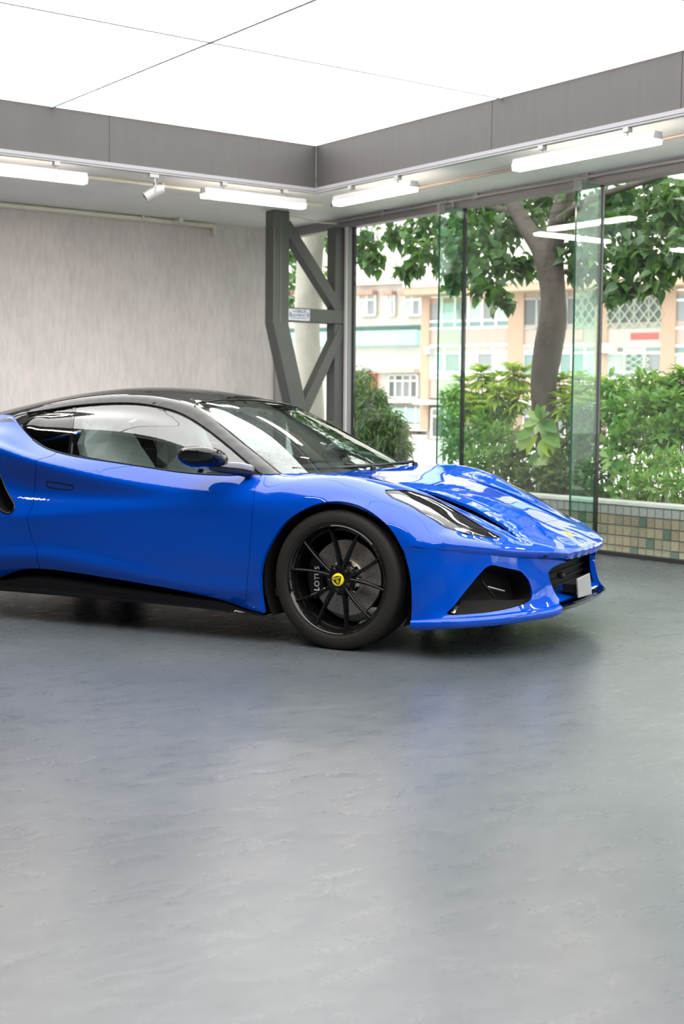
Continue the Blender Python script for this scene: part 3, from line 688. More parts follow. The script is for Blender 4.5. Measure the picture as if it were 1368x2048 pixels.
# ---------------------------------------------------------------- black canopy: roof, pillars, glass
glassline = [(523,948.6,.80),(490,919,.757),(455,889,.72),(411,855,.67),(372,831,.635),(335,817,.615),(280,807,.60),(219,806,.595),(151,811,.6),(99,819,.61),(55,826,.63)]
screen_edge = [(388.5,812.6,.57),(444.5,852,.62),(499,896,.675),(535,925,.715),(563,948.3,.745)]
ZC_ = np.array([(-.285,.826),(-.4,.890),(-.5,.945),(-.6,.997),(-.7,1.045),(-.8,1.089),(-.9,1.130),(-1.0,1.169),(-1.1,1.203),(-1.2,1.229),(-1.3,1.247),(-1.4,1.259),(-1.5,1.265),(-1.65,1.265),(-1.8,1.255),(-2.0,1.232),(-2.2,1.20),(-2.5,1.14),(-2.9,1.03),(-3.35,.885)])
EDGE = np.array([(-.28,.77,.766),(-.388,.74,.826),(-.5,.708,.888),(-.611,.675,.949),(-.808,.62,1.057),(-1.012,.572,1.159),(-1.15,.558,1.192),(-1.3,.55,1.212),(-1.55,.545,1.216),(-1.9,.548,1.183),(-2.2,.565,1.125),(-2.6,.56,1.045),(-3.0,.56,.955),(-3.35,.56,.872)])
GL = np.array([(-.36,.83,.762),(-.468,.80,.824),(-.6,.757,.903),(-.714,.72,.966),(-.877,.67,1.049),(-1.019,.635,1.109),(-1.148,.615,1.145),(-1.334,.60,1.17),(-1.537,.595,1.172),(-1.762,.60,1.157),(-1.933,.61,1.133),(-2.07,.627,1.108),(-2.3,.64,1.065),(-2.6,.63,1.01),(-3.0,.63,.93),(-3.35,.63,.86)])
can = []
for x in np.arange(-3.35, -.27, .075):
    zc = spline(ZC_[:, 0], ZC_[:, 1], [x])[0]; we, ze = spline(EDGE[:, 0], EDGE[:, 1:], [x])[0]; wg, zg = spline(GL[:, 0], GL[:, 1:], [x])[0]
    can += [np.array((x, w, zc - (zc - ze) * (w / we) ** 2.5)) for w in (0, we * .25, we * .5, we * .75, we * .9, we)] + [np.array((x, wg, zg)), np.array((x, (we + wg) / 2 + .006, (ze + zg) / 2 + .006))]
    if -2.0 < x < -.46:
        zb, wb = spline(xs_, tab, [x])[0][:2]; wb -= .004; can.append(np.array((x, wb, zb)))
        for t in (.33, .66):
            k = .045 * t * (1 - t) * 4 * min(1, math.hypot(wb - wg, zb - zg) / .35); can.append(np.array((x, wg + (wb - wg) * t + k * .8, zg + (zb - zg) * t + k * .5)))
can += [q * (1, -1, 1) for q in can if q[1] > .02]
S2 = Surf(can, (.35, .55, .75), 1e-5)
gl3, se3 = S2.pix(glassline), S2.pix(screen_edge)
header = S2.top([(-1.085,0,1.2),(-1.08,.2,1.2),(-1.055,.38,1.19)]) + S2.pix([(403,803,.5),(393,807,.55),(388.5,812.6,.57)])
rear_edge = S2.drop([(-2.3,.66,1.08),(-2.6,.62,1.02),(-3.0,.64,.93),(-3.34,.64,.875)])
roof_c = S2.top([(x, 0, z) for x, z in zip(np.linspace(-3.34, -1.085, 40), np.interp(np.linspace(-3.34, -1.085, 40), [-3.34, -2.5, -1.5, -1.085], [.88, 1.15, 1.26, 1.2]))])
base_corner = S2.pix([(543,948.8,.77)])
roof_loop = cat(spl(header), spl(se3), base_corner, spl(gl3), rear_edge, roof_c)
panel('roof', S2, roof_loop, gloss_black, both=True, keep=mid_keep, step=.02)
scr_base = S2.top([(-.345,.70,.826),(-.30,.52,.828),(-.277,.3,.827),(-.268,.12,.826),(-.267,0,.826)])
scr_c = S2.top([(x, 0, 1.0) for x in np.linspace(-.267, -1.085, 24)])
panel('windscreen', S2, cat(spl(header), spl(se3), spl([se3[-1]] + scr_base), scr_c), screen_glass, both=True, keep=mid_keep, step=.025, flange=0, lift=-.003)
win_f = [(151,813.5,.6),(219,809,.6),(280,810,.605),(335,820.5,.62),(372,834.5,.64),(411,859,.675),(455,893,.725),(490,923,.765),(516,946.5,.795),(447,947.5,.81),(368,942.5,.825),(300,932.5,.835),(219,920.5,.84),(141,907.5,.836),(144,870,.75),(147,840,.67)]
win_r = [(97,822.5,.615),(120,817.5,.608),(145,814.5,.605),(142,840,.67),(139,870,.745),(135,905,.833),(115,901,.825),(90,891.5,.808),(68,876.5,.778),(50,857,.742),(44,843,.715),(60,831,.66)]
wf3 = S2.pix(win_f); wr3 = S2.pix(win_r)
wf = cat(spl(wf3[:9]), spl(wf3[8:14]), spl(wf3[13:] + wf3[:1])); wr = cat(spl(wr3[:3]), spl(wr3[2:6]), spl(wr3[5:] + wr3[:1], 3))
sur = cat(spl(gl3[::-1]), spl(S2.pix([(b[0], b[1] + 3, b[2]) for b in belt if 25 <= b[0] <= 523][::-1])))
for mr in (False, True):
    panel('window_surround', S2, sur, gloss_black, [wf, wr], mirror=mr, step=.025, lift=-.003, inset=0)
    panel('side_window', S2, wf, car_glass, mirror=mr, step=.025, flange=0, lift=-.005)
    panel('quarter_window', S2, wr, glass('privacy_glass', (.10, .11, .11), 1.0, 1.55), mirror=mr, step=.025, flange=0, lift=-.005)
# dark seal line round the door glass and along the belt
def bead(name, pts, r, m_, parent=None, n=6, mirror=False):
    q = [(p[0], p[1] if mirror else -p[1], p[2]) for p in pts]
    return MB().tube(q, r, n).build(name, m_, parent or car, smooth=4)
for mr in (False, True):
    bead('window_seal', spl(gl3), .006, satin_black, mirror=mr)
    bead('screen_seal', spl([S2.ptn(S2.ab(p))[0][0] for p in se3]), .003, satin_black, mirror=mr)
    bead('belt_seal', spl(S1.pix([b for b in belt if 66 <= b[0] <= 523])), .005, satin_black, mirror=mr)
bead('header_seal', spl(header) , .003, satin_black); bead('header_seal', spl(header), .003, satin_black, mirror=True)
# ---------------------------------------------------------------- sill
def resample(pts, n):
    p = np.array(catmull(pts, 8)); d = np.r_[0, np.cumsum(np.linalg.norm(np.diff(p, axis=0), axis=1))]
    t = np.linspace(0, d[-1], n); return np.stack([np.interp(t, d, p[:, i]) for i in range(3)], 1)
top_ = PL([(-20,1163,.90)] + bottom); inn = PL([(-20,1168,.85),(44,1148,.842),(110,1150,.838),(219,1166,.835),(346,1187,.842),(440,1204,.866),(494,1220,.884),(526,1228,.90)])
led = PL([(-20,1160,.93),(75,1163,.93),(150,1173,.928),(220,1182,.924),(300,1191,.92),(400,1200,.912),(440,1203,.908),(494,1221,.905),(526,1228.5,.905)])
led2 = [p - np.array((0, -.004, .012)) for p in led]
lip_ = PL([(-20,1176,.94),(110,1186,.938),(200,1194,.934),(300,1203,.93),(400,1213,.925),(440,1218.5,.922),(480,1225,.915),(526,1230,.908)])
lip2 = PL([(-20,1180,.935),(110,1190,.933),(200,1198,.93),(300,1207,.925),(400,1217,.92),(440,1222.5,.917),(480,1228,.91),(526,1232,.903)])
und = [p - np.array((0, .25, -.005)) for p in lip2]
rows = [resample([P(*q) for q in []] or L_, 40) for L_ in (top_, inn, led, led2, lip_, lip2, und)]
for sg in (1, -1):
    G = [[(q[0], -sg * q[1], q[2]) for q in r_] for r_ in (rows if sg > 0 else rows[::-1])]
    MB().grid(G).build('side_sill', gloss_black, car, smooth=.6)
# ---------------------------------------------------------------- front lip and splitter
def sweep(path, prof, name, m_, mirror=False, closed=True):
    """profile (outward, up) carried along a path in car axes; outward is the horizontal normal of the path"""
    path = [np.array(p) for p in path]; G = []
    for i, p in enumerate(path):
        t = path[min(i + 1, len(path) - 1)] - path[max(i - 1, 0)]; nrm = np.array((t[1], -t[0], 0)); nrm /= np.linalg.norm(nrm)
        if nrm @ np.array((.6, .8, 0)) < 0 and not mirror: nrm = -nrm
        G.append([p + nrm * a + np.array((0, 0, b)) for a, b in prof + prof[:1]])
    for sg in ((1,) if not mirror else (-1,)):
        mb = MB(); Q = [[(q[0], -sg * q[1], q[2]) for q in r_] for r_ in G]
        if sg < 0: Q = Q[::-1]
        mb.grid(Q); n = len(prof)
        mb.f.append(tuple(range(n))); e = (len(Q) - 1) * (n + 1); mb.f.append(tuple(e + k for k in range(n))[::-1])
        return mb.build(name, m_, car, smooth=.7)
lip_path = spl(S3.pix(bump_low[::-1]), 4)
lp = [(-.05,.010),(.0,.012),(.012,.009),(.020,.0),(.022,-.012),(.018,-.030),(.010,-.037),(-.05,-.037)]
sweep(lip_path, lp, 'front_lip', paint)
G = None
def mirror_obj(o):
    me = o.data.copy(); me.transform(Matrix.Scale(-1, 4, (0, 1, 0))); me.flip_normals()
    c = o.copy(); c.data = me; COL.objects.link(c); return c
mirror_obj(car.children[-1])
sp_path = catmull([(.945,.43,.196),(.972,.3,.199),(.984,.15,.200),(.988,0,.200),(.984,-.15,.200),(.972,-.3,.199),(.945,-.43,.196)], 5)
mb = MB()
for z0, z1 in ((-.006, .012),):
    T = [(p[0], -p[1], p[2] + z1) for p in sp_path]; B = [(p[0] - .004, -p[1], p[2] + z0) for p in sp_path]; R_ = [(.72, -p[1], p[2] + z1) for p in sp_path]; R2 = [(.72, -p[1], p[2] + z0) for p in sp_path]
    mb.grid([R_, T, B, R2])
mb.build('splitter', gloss_black, car, smooth=.5)
pts = [(.93,-.365,.235),(.945,-.2,.237),(.95,0,.238),(.945,.2,.237),(.93,.365,.235)]
mb = MB().grid([[(.80, p[1], .262) for p in pts], [(p[0] - .01, p[1], p[2] + .004) for p in pts], [(p[0], p[1], p[2] - .004) for p in pts], [(p[0] - .01, p[1], p[2] - .016) for p in pts]])
mb.build('grille_shelf', paint, car, smooth=.6)
# ---------------------------------------------------------------- centre grille and number plate
gb = MB().box((.80, -.46, .15), (.815, .46, .47)).box((.80, -.46, .455), (.90, .42, .462))
gr = gb.build('grille', matt_black, car)
for k in range(5): MB().box((.815, -.42, .268 + k * .034), (.832, .42, .276 + k * .034)).build('grille_bar', matt_black, gr)
MB().lathe([(0, .012), (.012, .010), (.017, 0), (.017, -.02)], (.905, -.23, .345), (1, -.35, 0), 20).build('parking_sensor', satin_black, car, smooth=.6)
pl = [P(1155.4,1157.5,.245), P(1180,1146,-.02), P(1184.4,1188.5,-.02), P(1158,1196,.245)]
MB().prism([cw(p) for p in pl], (-.009, 0, 0)).build('number_plate', mat('plate_grey', (.20, .20, .20), .5), car, bevel=.003)
MB().box((.90, -.20, .26), (.972, -.03, .30)).build('plate_bracket', matt_black, car)
# ---------------------------------------------------------------- corner intakes
def bowl(name, S, loop, depth, m_, mirror=False, shrink=.85, parent=None):
    """open pocket behind a hole: wall ring and a back"""
    q = S.ab(np.array(loop)); p, n = S.ptn(q); nm = n.mean(0); nm /= np.linalg.norm(nm); c = p.mean(0)
    r0 = p - n * .004; r1 = c + (p - c) * shrink - nm * depth; k = len(p); sg = 1 if mirror else -1
    mb = MB(); f = lambda a: [(x[0], sg * x[1], x[2]) for x in a]
    r0 = list(r0) + [r0[0]]; r1_ = list(r1) + [r1[0]]
    mb.grid([f(r0), f(r1_)]); o = len(mb.v); mb.v += f([c - nm * depth]) ; mb.f += [(o, k + 1 + i, k + 2 + i) for i in range(k)]
    return mb.build(name, m_, parent or car)
for mr in (False, True):
    b_ = bowl('intake_duct', S3, in_loop, .13, matt_black, mr)
    led_l = S3.pix([(899,1226,.87),(930,1204,.82),(985,1198,.72),(1061,1196,.52),(1058,1203,.53),(1041,1210,.59),(997,1220,.70),(942.5,1227,.81)])
    o = panel('intake_blade', S3, led_l, matt_black, mirror=mr, lift=-.030, step=.02, flange=.02, parent=b_)
    o = panel('intake_lamp', S3, S3.pix([(901,1225,.87),(914,1211,.85),(921,1213,.84),(911,1226,.86)]), mat('lamp_silver', (.5, .5, .5), .15, 1.0), mirror=mr, lift=-.018, step=.01, flange=.004, parent=b_)
    sg = 1 if mr else -1
    a1, a2 = [S3.pix([q])[0] for q in ((975,1165,.75), (1003,1200,.69))]
    MB().tube([(a1[0] - .05, sg * (a1[1] - .05), a1[2]), (a2[0] - .05, sg * (a2[1] - .05), a2[2])], .006, 8).build('intake_vane', satin_black, b_)
    a1, a2 = [S3.pix([q])[0] for q in ((990,1178,.72), (1024,1187,.63))]
    MB().tube([(a1[0] - .06, sg * (a1[1] - .06), a1[2]), (a2[0] - .06, sg * (a2[1] - .06), a2[2])], .005, 8).build('intake_vane', disc_metal, b_)
# ---------------------------------------------------------------- bonnet slots
for mr in (False, True):
    sl = cat(so, si[::-1])
    panel('bonnet_slot', S1, cat(si, [slot_in[-1]], so[::-1]), matt_black, mirror=mr, lift=-.030, inset=-.004, step=.02, flange=0)
    # wall under the inner edge
# ---------------------------------------------------------------- headlights
pale = mat('lamp_reflector', (.40, .42, .45), .25, .6)
for mr in (False, True):
    sg = 1 if mr else -1
    lens = panel('headlight', S1, hl_loop, lens_glass, mirror=mr, flange=0, lift=-.002, step=.02, inset=.002)
    bowl('lamp_housing', S1, hl_loop, .05, matt_black, mr, .9, parent=lens)
    panel('light_guide', S1, S1.pix([(778,981,.79),(800,983,.75),(825,992,.72),(862,1010,.70),(900,1036,.68),(908,1043,.675),(896,1041,.685),(860,1024,.72),(822,1003,.77),(790,989,.80)]), pale, mirror=mr, lift=-.014, step=.015, flange=.006, parent=lens)
    panel('projector_cover', S1, S1.pix([(845,1013,.74),(880,1026,.71),(908,1043,.69),(935,1049,.67),(950,1052,.66),(938,1058,.69),(908,1053,.735),(876,1040,.755)]), satin_black, mirror=mr, lift=-.012, step=.015, flange=.008, parent=lens)
    panel('projector_lens', S1, S1.pix([(910,1052,.72),(926,1052,.70),(940,1058,.69),(930,1062,.71),(914,1058,.73)]), pale, mirror=mr, lift=-.010, step=.01, flange=.004, parent=lens)
    def on(L, lift): return [p + n * lift for p, n in zip(*S1.ptn(S1.ab(np.array(S1.pix(L)))))]
    bead('lamp_trim', spl(on([(800,1003,.83),(842,1022,.81),(868,1033,.795),(890,1046,.77)], -.010)), .0028, chrome_line, lens, mirror=mr)
    bead('lamp_trim', spl(on([(934,1058,.72),(960,1068,.69),(990,1074,.63),(978,1063,.63)], -.006)), .0030, chrome_line, lens, mirror=mr)
    bead('lamp_trim', spl(on([(820,983.5,.715),(864,998,.685),(908,1021,.665)], -.006)), .0026, chrome_line, lens, mirror=mr)
    bead('lamp_rim', hl_loop + hl_loop[:1], .0028, gloss_black, lens, mirror=mr)
# ---------------------------------------------------------------- side scoop, handle, small quarter light
sc_ = spl(scoop, 4)
for mr in (False, True):
    b_ = bowl('side_scoop', S1, sc_, .12, matt_black, mr)
    bead('scoop_rim', sc_ + sc_[:1], .006, gloss_black, b_, mirror=mr)
    hp = S1.pix([(93,962,.89),(120,965,.888),(145,970,.886),(148,974,.885),(146,980,.885),(140,981,.885),(115,979.5,.885),(96,976,.886),(92,970,.888)])
    hdl = panel('door_handle', S1, hp, paint, mirror=mr, lift=.0014, step=.008, inset=.0055, flange=.004)
    panel('handle_recess', S1, hp, mat('dark_blue_gap', (.001, .006, .05), .5), mirror=mr, lift=.0004, step=.01, inset=0, flange=0, parent=hdl)
    tq = S1.pix([(-25,846,.74),(22,835,.71),(31,843.5,.72),(-25,846.5,.75)])
    tri = panel('quarter_light', S1, tq, gloss_black, mirror=mr, lift=.001, step=.01, inset=.001, flange=.002)
    bead('quarter_light_trim', tq + tq[:1], .0022, chrome_line, tri, mirror=mr)
# dark backing behind the shut lines
for mr in (False, True):
    for L in (dF, dR):
        q = S1.ab(np.array(L)); t = np.gradient(q, axis=0); t /= np.linalg.norm(t, axis=1)[:, None]; nn = np.stack([-t[:, 1], t[:, 0]], 1)
        G = []
        for k in (-.02, .02):
            p, n = S1.ptn(q + nn * k); G.append([(x[0], x[1] * (1 if mr else -1), x[2]) for x in p - n * .010])
        MB().grid(G).build('shut_line_seal', matt_black, car)
for sg in (1, -1):
    p, n = S1.ptn(S1.ab(np.array(hf))); a, b = p - n * .010, p - n * .010
    MB().grid([[(x[0] - .02, -sg * x[1], x[2] + .002) for x in a], [(x[0] + .02, -sg * x[1], x[2] - .012) for x in b]]).build('shut_line_seal', matt_black, car)
    p, n = S1.ptn(S1.ab(np.array(hs_)))
    MB().grid([[(x[0], -sg * (x[1] - .02), x[2]) for x in p - n * .012], [(x[0], -sg * (x[1] + .02), x[2]) for x in p - n * .012]]).build('shut_line_seal', matt_black, car)
# ---------------------------------------------------------------- mirrors
for sg in (1, -1):
    mr_ = empty('door_mirror'); mr_.parent = car
    def ell(c, hx, hw, hz, zmin, zmax, name, m_, ex=2.3):
        G = []
        for i in range(13):
            zt = zmin + (zmax - zmin) * i / 12; k = max(0, 1 - abs(zt) ** ex) ** (1 / ex); row = []
            for j in range(33):
                a = 2 * math.pi * j / 32; ca, sa = math.cos(a), math.sin(a)
                xx = math.copysign(abs(ca) ** .85, ca) * hx * k; ww = math.copysign(abs(sa) ** .85, sa) * hw * k
                row.append((c[0] + xx * (1.0 if ca > 0 else .95) , -sg * (c[1] + ww + .03 * (zt)), c[2] + zt * hz + .10 * ww + .06 * xx))
            G.append(row if sg < 0 else row[::-1])
        return MB().grid(G).build(name, m_, mr_, smooth=4)
    c = (-.695, .985, .905) if sg > 0 else (-.86, .86, .90)      # the far mirror is folded in
    ell(c, .118, .125, .060, -.12, .999, 'mirror_cap', gloss_black)
    ell(c, .116, .123, .056, -.86, -.14, 'mirror_housing', gloss_black)
    ell(c, .113, .120, .054, -.999, -.87, 'mirror_underside', paint)
    ell(c, .1175, .1245, .057, -.15, -.11, 'mirror_seam', satin_black)
    MB().tube([(q[0], -sg * q[1], q[2]) for q in catmull([(-.67,.96,.868),(-.61,.91,.858),(-.56,.86,.85),(-.52,.81,.835)] if sg > 0 else [(-.78,.86,.868),(-.68,.86,.858),(-.60,.85,.85),(-.52,.81,.835)], 5)], [.022,.024,.026,.027,.028,.029,.03,.031,.032,.033,.034,.034,.034,.035,.035,.035], 14).build('mirror_arm', mat('dark_blue_paint', (.001, .004, .03), .25, coat=.6), mr_, smooth=4)
    MB().box((c[0] - .098, -sg * (c[1] - .06), .885), (c[0] - .088, -sg * (c[1] + .06), .93)).build('mirror_glass', silver, mr_, bevel=.005)
# ---------------------------------------------------------------- wheels
def make_wheel():
    w = empty('wheel'); A = (0, -1, 0)
    R0 = .3375
    tp = [(.262,-.235),(.285,-.247),(.310,-.246),(.328,-.236),(R0 - .002,-.220)]
    for g in (-.190, -.145, -.100, -.055): tp += [(R0, g - .006), (R0 - .007, g - .004), (R0 - .007, g + .004), (R0, g + .006)]
    tp += [(R0 - .002,-.024),(.330,-.009),(.318,-.001),(.300,.003),(.285,.002),(.2795,.0015),(.2785,-.002),(.268,-.004),(.260,-.012)]
    MB().lathe(tp, (0, 0, 0), A, 96).build('tyre', rubber, w, smooth=.7)
    MB().lathe([(.262,-.014),(.264,-.006),(.259,-.003),(.2535,-.008),(.249,-.020),(.238,-.032),(.232,-.06),(.226,-.12),(.224,-.20),(.25,-.225)], (0, 0, 0), A, 96).build('rim', gloss_black, w, smooth=.7)
    MB().lathe([(0,-.030),(.030,-.030),(.052,-.034),(.066,-.040),(.070,-.055),(.070,-.085)], (0, 0, 0), A, 48).build('hub', gloss_black, w, smooth=.6)
    for k in range(10):
        a = math.radians(100 - 36 * k); pair = math.radians(82 - 72 * (k // 2)); d0 = pair + (a - pair) * .42
        path = []
        for t in np.linspace(0, 1, 7):
            r = .046 + (.2465 - .046) * t; an = d0 + (a - d0) * (t ** .8)
            path.append((r, an, -.036 + .010 * math.sin(t * math.pi / 2) + .012 * t * t, (.0112 - .0042 * t), .036 - .012 * t))
        G = []
        for r, an, h, hw, dp in path:
            c, s_ = math.cos(an), math.sin(an)
            row = []
            for (u_, v_) in ((-1.05, -dp), (-1, -.010), (-.62, -.0015), (-.40, 0), (.40, 0), (.62, -.0015), (1, -.010), (1.05, -dp)):
                x, z = r * c - u_ * hw * s_, r * s_ + u_ * hw * c
                row.append((x, -(h + v_), z))
            G.append(row)
        MB().grid([g for g in G][::-1]).build('spoke', gloss_black, w, smooth=.5)
    for k in range(5):
        an = math.radians(82 - 72 * k - 36)
        MB().lathe([(0,.004),(.006,.004),(.0095,.001),(.0095,-.012),(.013,-.014),(.013,-.03)], (.0535 * math.cos(an), .034, .0535 * math.sin(an)), A, 12).build('wheel_bolt', satin_black, w, smooth=.5)
    cap = MB().lathe([(0,-.019),(.024,-.0195),(.0300,-.022),(.0312,-.032)], (0, 0, 0), A, 40).build('centre_cap', yellow, w, smooth=.6)
    return w
def badge_on(o_parent, origin, ex, ey, size, deg):
    """dark rounded triangle with the name across its broad side"""
    ex, ey = np.array(ex, float), np.array(ey, float); a = math.radians(deg)
    e1, e2 = ex * math.cos(a) + ey * math.sin(a), -ex * math.sin(a) + ey * math.cos(a); nz = np.cross(e1, e2); o = np.array(origin, float)
    tri = [(-.86,-.34),(-.72,-.50),(-.3,-.60),(0,-.62),(.3,-.60),(.72,-.50),(.86,-.34),(.74,0),(.52,.36),(.22,.72),(0,.80),(-.22,.72),(-.52,.36),(-.74,0)]
    q = catmull([np.array((x, y)) for x, y in tri], 3, True)
    MB().prism([o + e1 * x * size + e2 * y * size for x, y in q], nz * .0006).build('badge_shape', badge_dark, o_parent)
    place_text('badge_lettering', 'LOTUS', size * .46, yellow, o - e2 * size * .30 + nz * .0009, e1, e2, o_parent, .0002, size * .012)
    for (x0, y0, x1, y1) in ((0,.62,-.22,.10),(0,.62,.22,.10),(-.22,.10,.22,.10),(-.1,.30,.1,.30)):
        MB().tube([o + e1 * x0 * size + e2 * y0 * size + nz * .0008, o + e1 * x1 * size + e2 * y1 * size + nz * .0008], size * .045, 5).build('badge_monogram', yellow, o_parent)
WZ = .3375
wheel = make_wheel(); wheel.parent = car; wheel.location = (0, -.905, WZ)
badge_on(wheel, (0, -(-.0192) , 0), (1, 0, 0), (0, 0, 1), .029, 196)
for nm_, x_, sg in (('wheel', 0, -1), ('wheel', -2.575, 1), ('wheel', -2.575, -1)):
    c = copy_tree(wheel, car); c.location = (x_, -sg * (.905 if x_ == 0 else .925), WZ); c.rotation_euler = (0, 0, 0 if sg > 0 else math.pi)
# brake disc, bell and caliper behind the spokes
for x_, sg in ((0, 1), (0, -1), (-2.575, 1), (-2.575, -1)):
    br = empty('brake'); br.parent = car; br.location = (x_, -sg * .905, WZ); br.rotation_euler = (0, 0, 0 if sg > 0 else math.pi)
    A = (0, -1, 0)
    MB().lathe([(.088,-.122),(.184,-.122),(.186,-.126),(.186,-.150),(.088,-.150)], (0, 0, 0), A, 72).build('brake_disc', disc_metal, br, smooth=.5)
    MB().lathe([(0,-.092),(.074,-.092),(.084,-.097),(.088,-.108),(.089,-.124)], (0, 0, 0), A, 48).build('disc_bell', silver, br, smooth=.5)
    hm = MB()
    for k in range(72):
        rr = (.105, .125, .145, .165)[k % 4]; an = 2 * math.pi * k / 72
        hm.lathe([(0,0),(.0028,0)], (rr * math.cos(an), .1215, rr * math.sin(an)), A, 6)
    tag(hm.build('drilled_holes', matt_black, br), kind='stuff')
    for k in range(10):
        an = 2 * math.pi * k / 10; MB().obox((.081 * math.cos(an), .098, .081 * math.sin(an)), (math.cos(an), 0, math.sin(an)), (-math.sin(an), 0, math.cos(an)), (0, 1, 0), .006, .012, .008).build('bell_slot', satin_black, br)
    prof = []
    L = [(r_, a_) for a_, r_ in [(math.radians(150 + 6 * i), .198) for i in range(12)] + [(math.radians(216 - 6 * i), .108) for i in range(12)]]
    MB().prism([(r_ * math.cos(a_), .085, r_ * math.sin(a_)) for r_, a_ in L], (0, .075, 0)).build('caliper', gloss_black, br, bevel=.008)
    place_text('caliper_lettering', 'LOTUS', .038, white_print, (-.142, .0843, -.010), (0, 0, 1), (-1, 0, 0), br, .0003, .0006, 1.05)
# wheel arch liners and underbody
for x_, rr in ((0, .395), (-2.575, .405)):
    for sg in (1, -1):
        mb = MB(); prof = [(math.cos(a_) * rr, math.sin(a_) * rr) for a_ in np.linspace(math.radians(-28), math.radians(208), 30)]
        mb.grid([[(x_ + p[0], -sg * .50, .325 + p[1]) for p in prof], [(x_ + p[0], -sg * .895, .325 + p[1]) for p in prof]])
        mb.v.append((x_, -sg * .50, .325)); k = len(mb.v) - 1; mb.f += [(k, i, i + 1) for i in range(len(prof) - 1)]
        mb.build('arch_liner', matt_black, car, smooth=.8)
MB().box((-2.15, -.80, .13), (-.42, .80, .17)).box((.42, -.70, .17), (.62, .70, .2)).box((-3.3, -.75, .18), (-3.0, .75, .25)).box((-3.3, -.46, .15), (.8, .46, .2)).build('underbody', matt_black, car)
MB().box((-3.36, -.80, .3), (-3.30, .80, .82)).build('rear_panel', satin_black, car)
# ---------------------------------------------------------------- cabin
cab = mat('cabin_dark', (.035, .030, .028), .8); tan = mat('seat_leather', (.19, .10, .065), .6)
MB().box((-2.2, -.80, .22), (-.35, .80, .26)).box((-2.2, -.78, .26), (-2.12, .78, .88)).build('cabin_tub', cab, car)
MB().prism([(-.36,.80,.60),(-.36,.80,.80),(-.55,.80,.845),(-.80,.80,.83),(-.92,.80,.74),(-.90,.80,.60)], (0, -1.6, 0)).build('dashboard', cab, car, bevel=.03)
for sg in (1, -1): MB().box((-2.0, -sg * .76, .3), (-.45, -sg * .80, .78)).build('door_card', cab, car)
MB().lathe([(.165 + .014 * math.cos(t), .014 * math.sin(t)) for t in np.linspace(0, 2 * math.pi, 9)], (-1.0, -.37, .80), (.93, 0, -.36), 32).build('steering_wheel', satin_black, car, smooth=2)
film = bpy.data.materials.new('plastic_film'); film.use_nodes = True; nt = film.node_tree; nt.nodes.remove(nt.nodes['Principled BSDF'])
t1 = nt.nodes.new('ShaderNodeBsdfTransparent'); t2 = nt.nodes.new('ShaderNodeBsdfTranslucent'); t3 = nt.nodes.new('ShaderNodeBsdfDiffuse'); t2.inputs[0].default_value = (.9, .92, .9, 1); t3.inputs[0].default_value = (.9, .92, .9, 1)
m1 = nt.nodes.new('ShaderNodeMixShader'); m1.inputs[0].default_value = .6; m2 = nt.nodes.new('ShaderNodeMixShader'); m2.inputs[0].default_value = .80
nt.links.new(t2.outputs[0], m1.inputs[1]); nt.links.new(t3.outputs[0], m1.inputs[2]); nt.links.new(t1.outputs[0], m2.inputs[1]); nt.links.new(m1.outputs[0], m2.inputs[2]); nt.links.new(m2.outputs[0], nt.nodes['Material Output'].inputs[0])
rs = random.Random(3)
for sg in (1, -1):
    se = empty('seat'); se.parent = car; se.location = (-1.55, -sg * .37, 0)
    sec = [(.30,.10,.23,.08),(.50,.02,.25,.08),(.70,-.06,.25,.075),(.88,-.13,.22,.065),(.97,-.165,.17,.055),(1.02,-.185,.12,.05),(1.10,-.21,.11,.045),(1.14,-.22,.07,.03)]
    G = [[(x + dx * d_, y * hw, z) for (dx, y) in [(math.cos(a_) , math.sin(a_)) for a_ in np.linspace(0, 2 * math.pi, 17)]] for z, x, hw, d_ in sec]
    mb = MB().grid(G); mb.f.append(tuple(range((len(sec) - 1) * 17, len(sec) * 17 - 1))); mb.build('backrest', tan, se, smooth=.8)
    MB().box((-.05, -.25, .26), (.50, .25, .40)).build('seat_cushion', tan, se, bevel=.05)
    # crumpled film over the backrest
    G = []
    for z, x, hw, d_ in [(.70,-.05,.29,.12),(.80,-.09,.28,.12),(.88,-.12,.27,.11),(.95,-.15,.25,.11),(1.01,-.17,.21,.10),(1.06,-.19,.18,.09),(1.11,-.205,.15,.085),(1.155,-.215,.10,.06),(1.17,-.22,.02,.02)]:
        G.append([(x + math.cos(a_) * (d_ + rs.uniform(-.025, .03)), math.sin(a_) * (hw + rs.uniform(-.035, .035)), z + rs.uniform(-.02, .02)) for a_ in np.linspace(0, 2 * math.pi, 15)[:-1]])
    for r_ in G: r_.append(r_[0])
    MB().grid(G).build('plastic_cover', film, se)
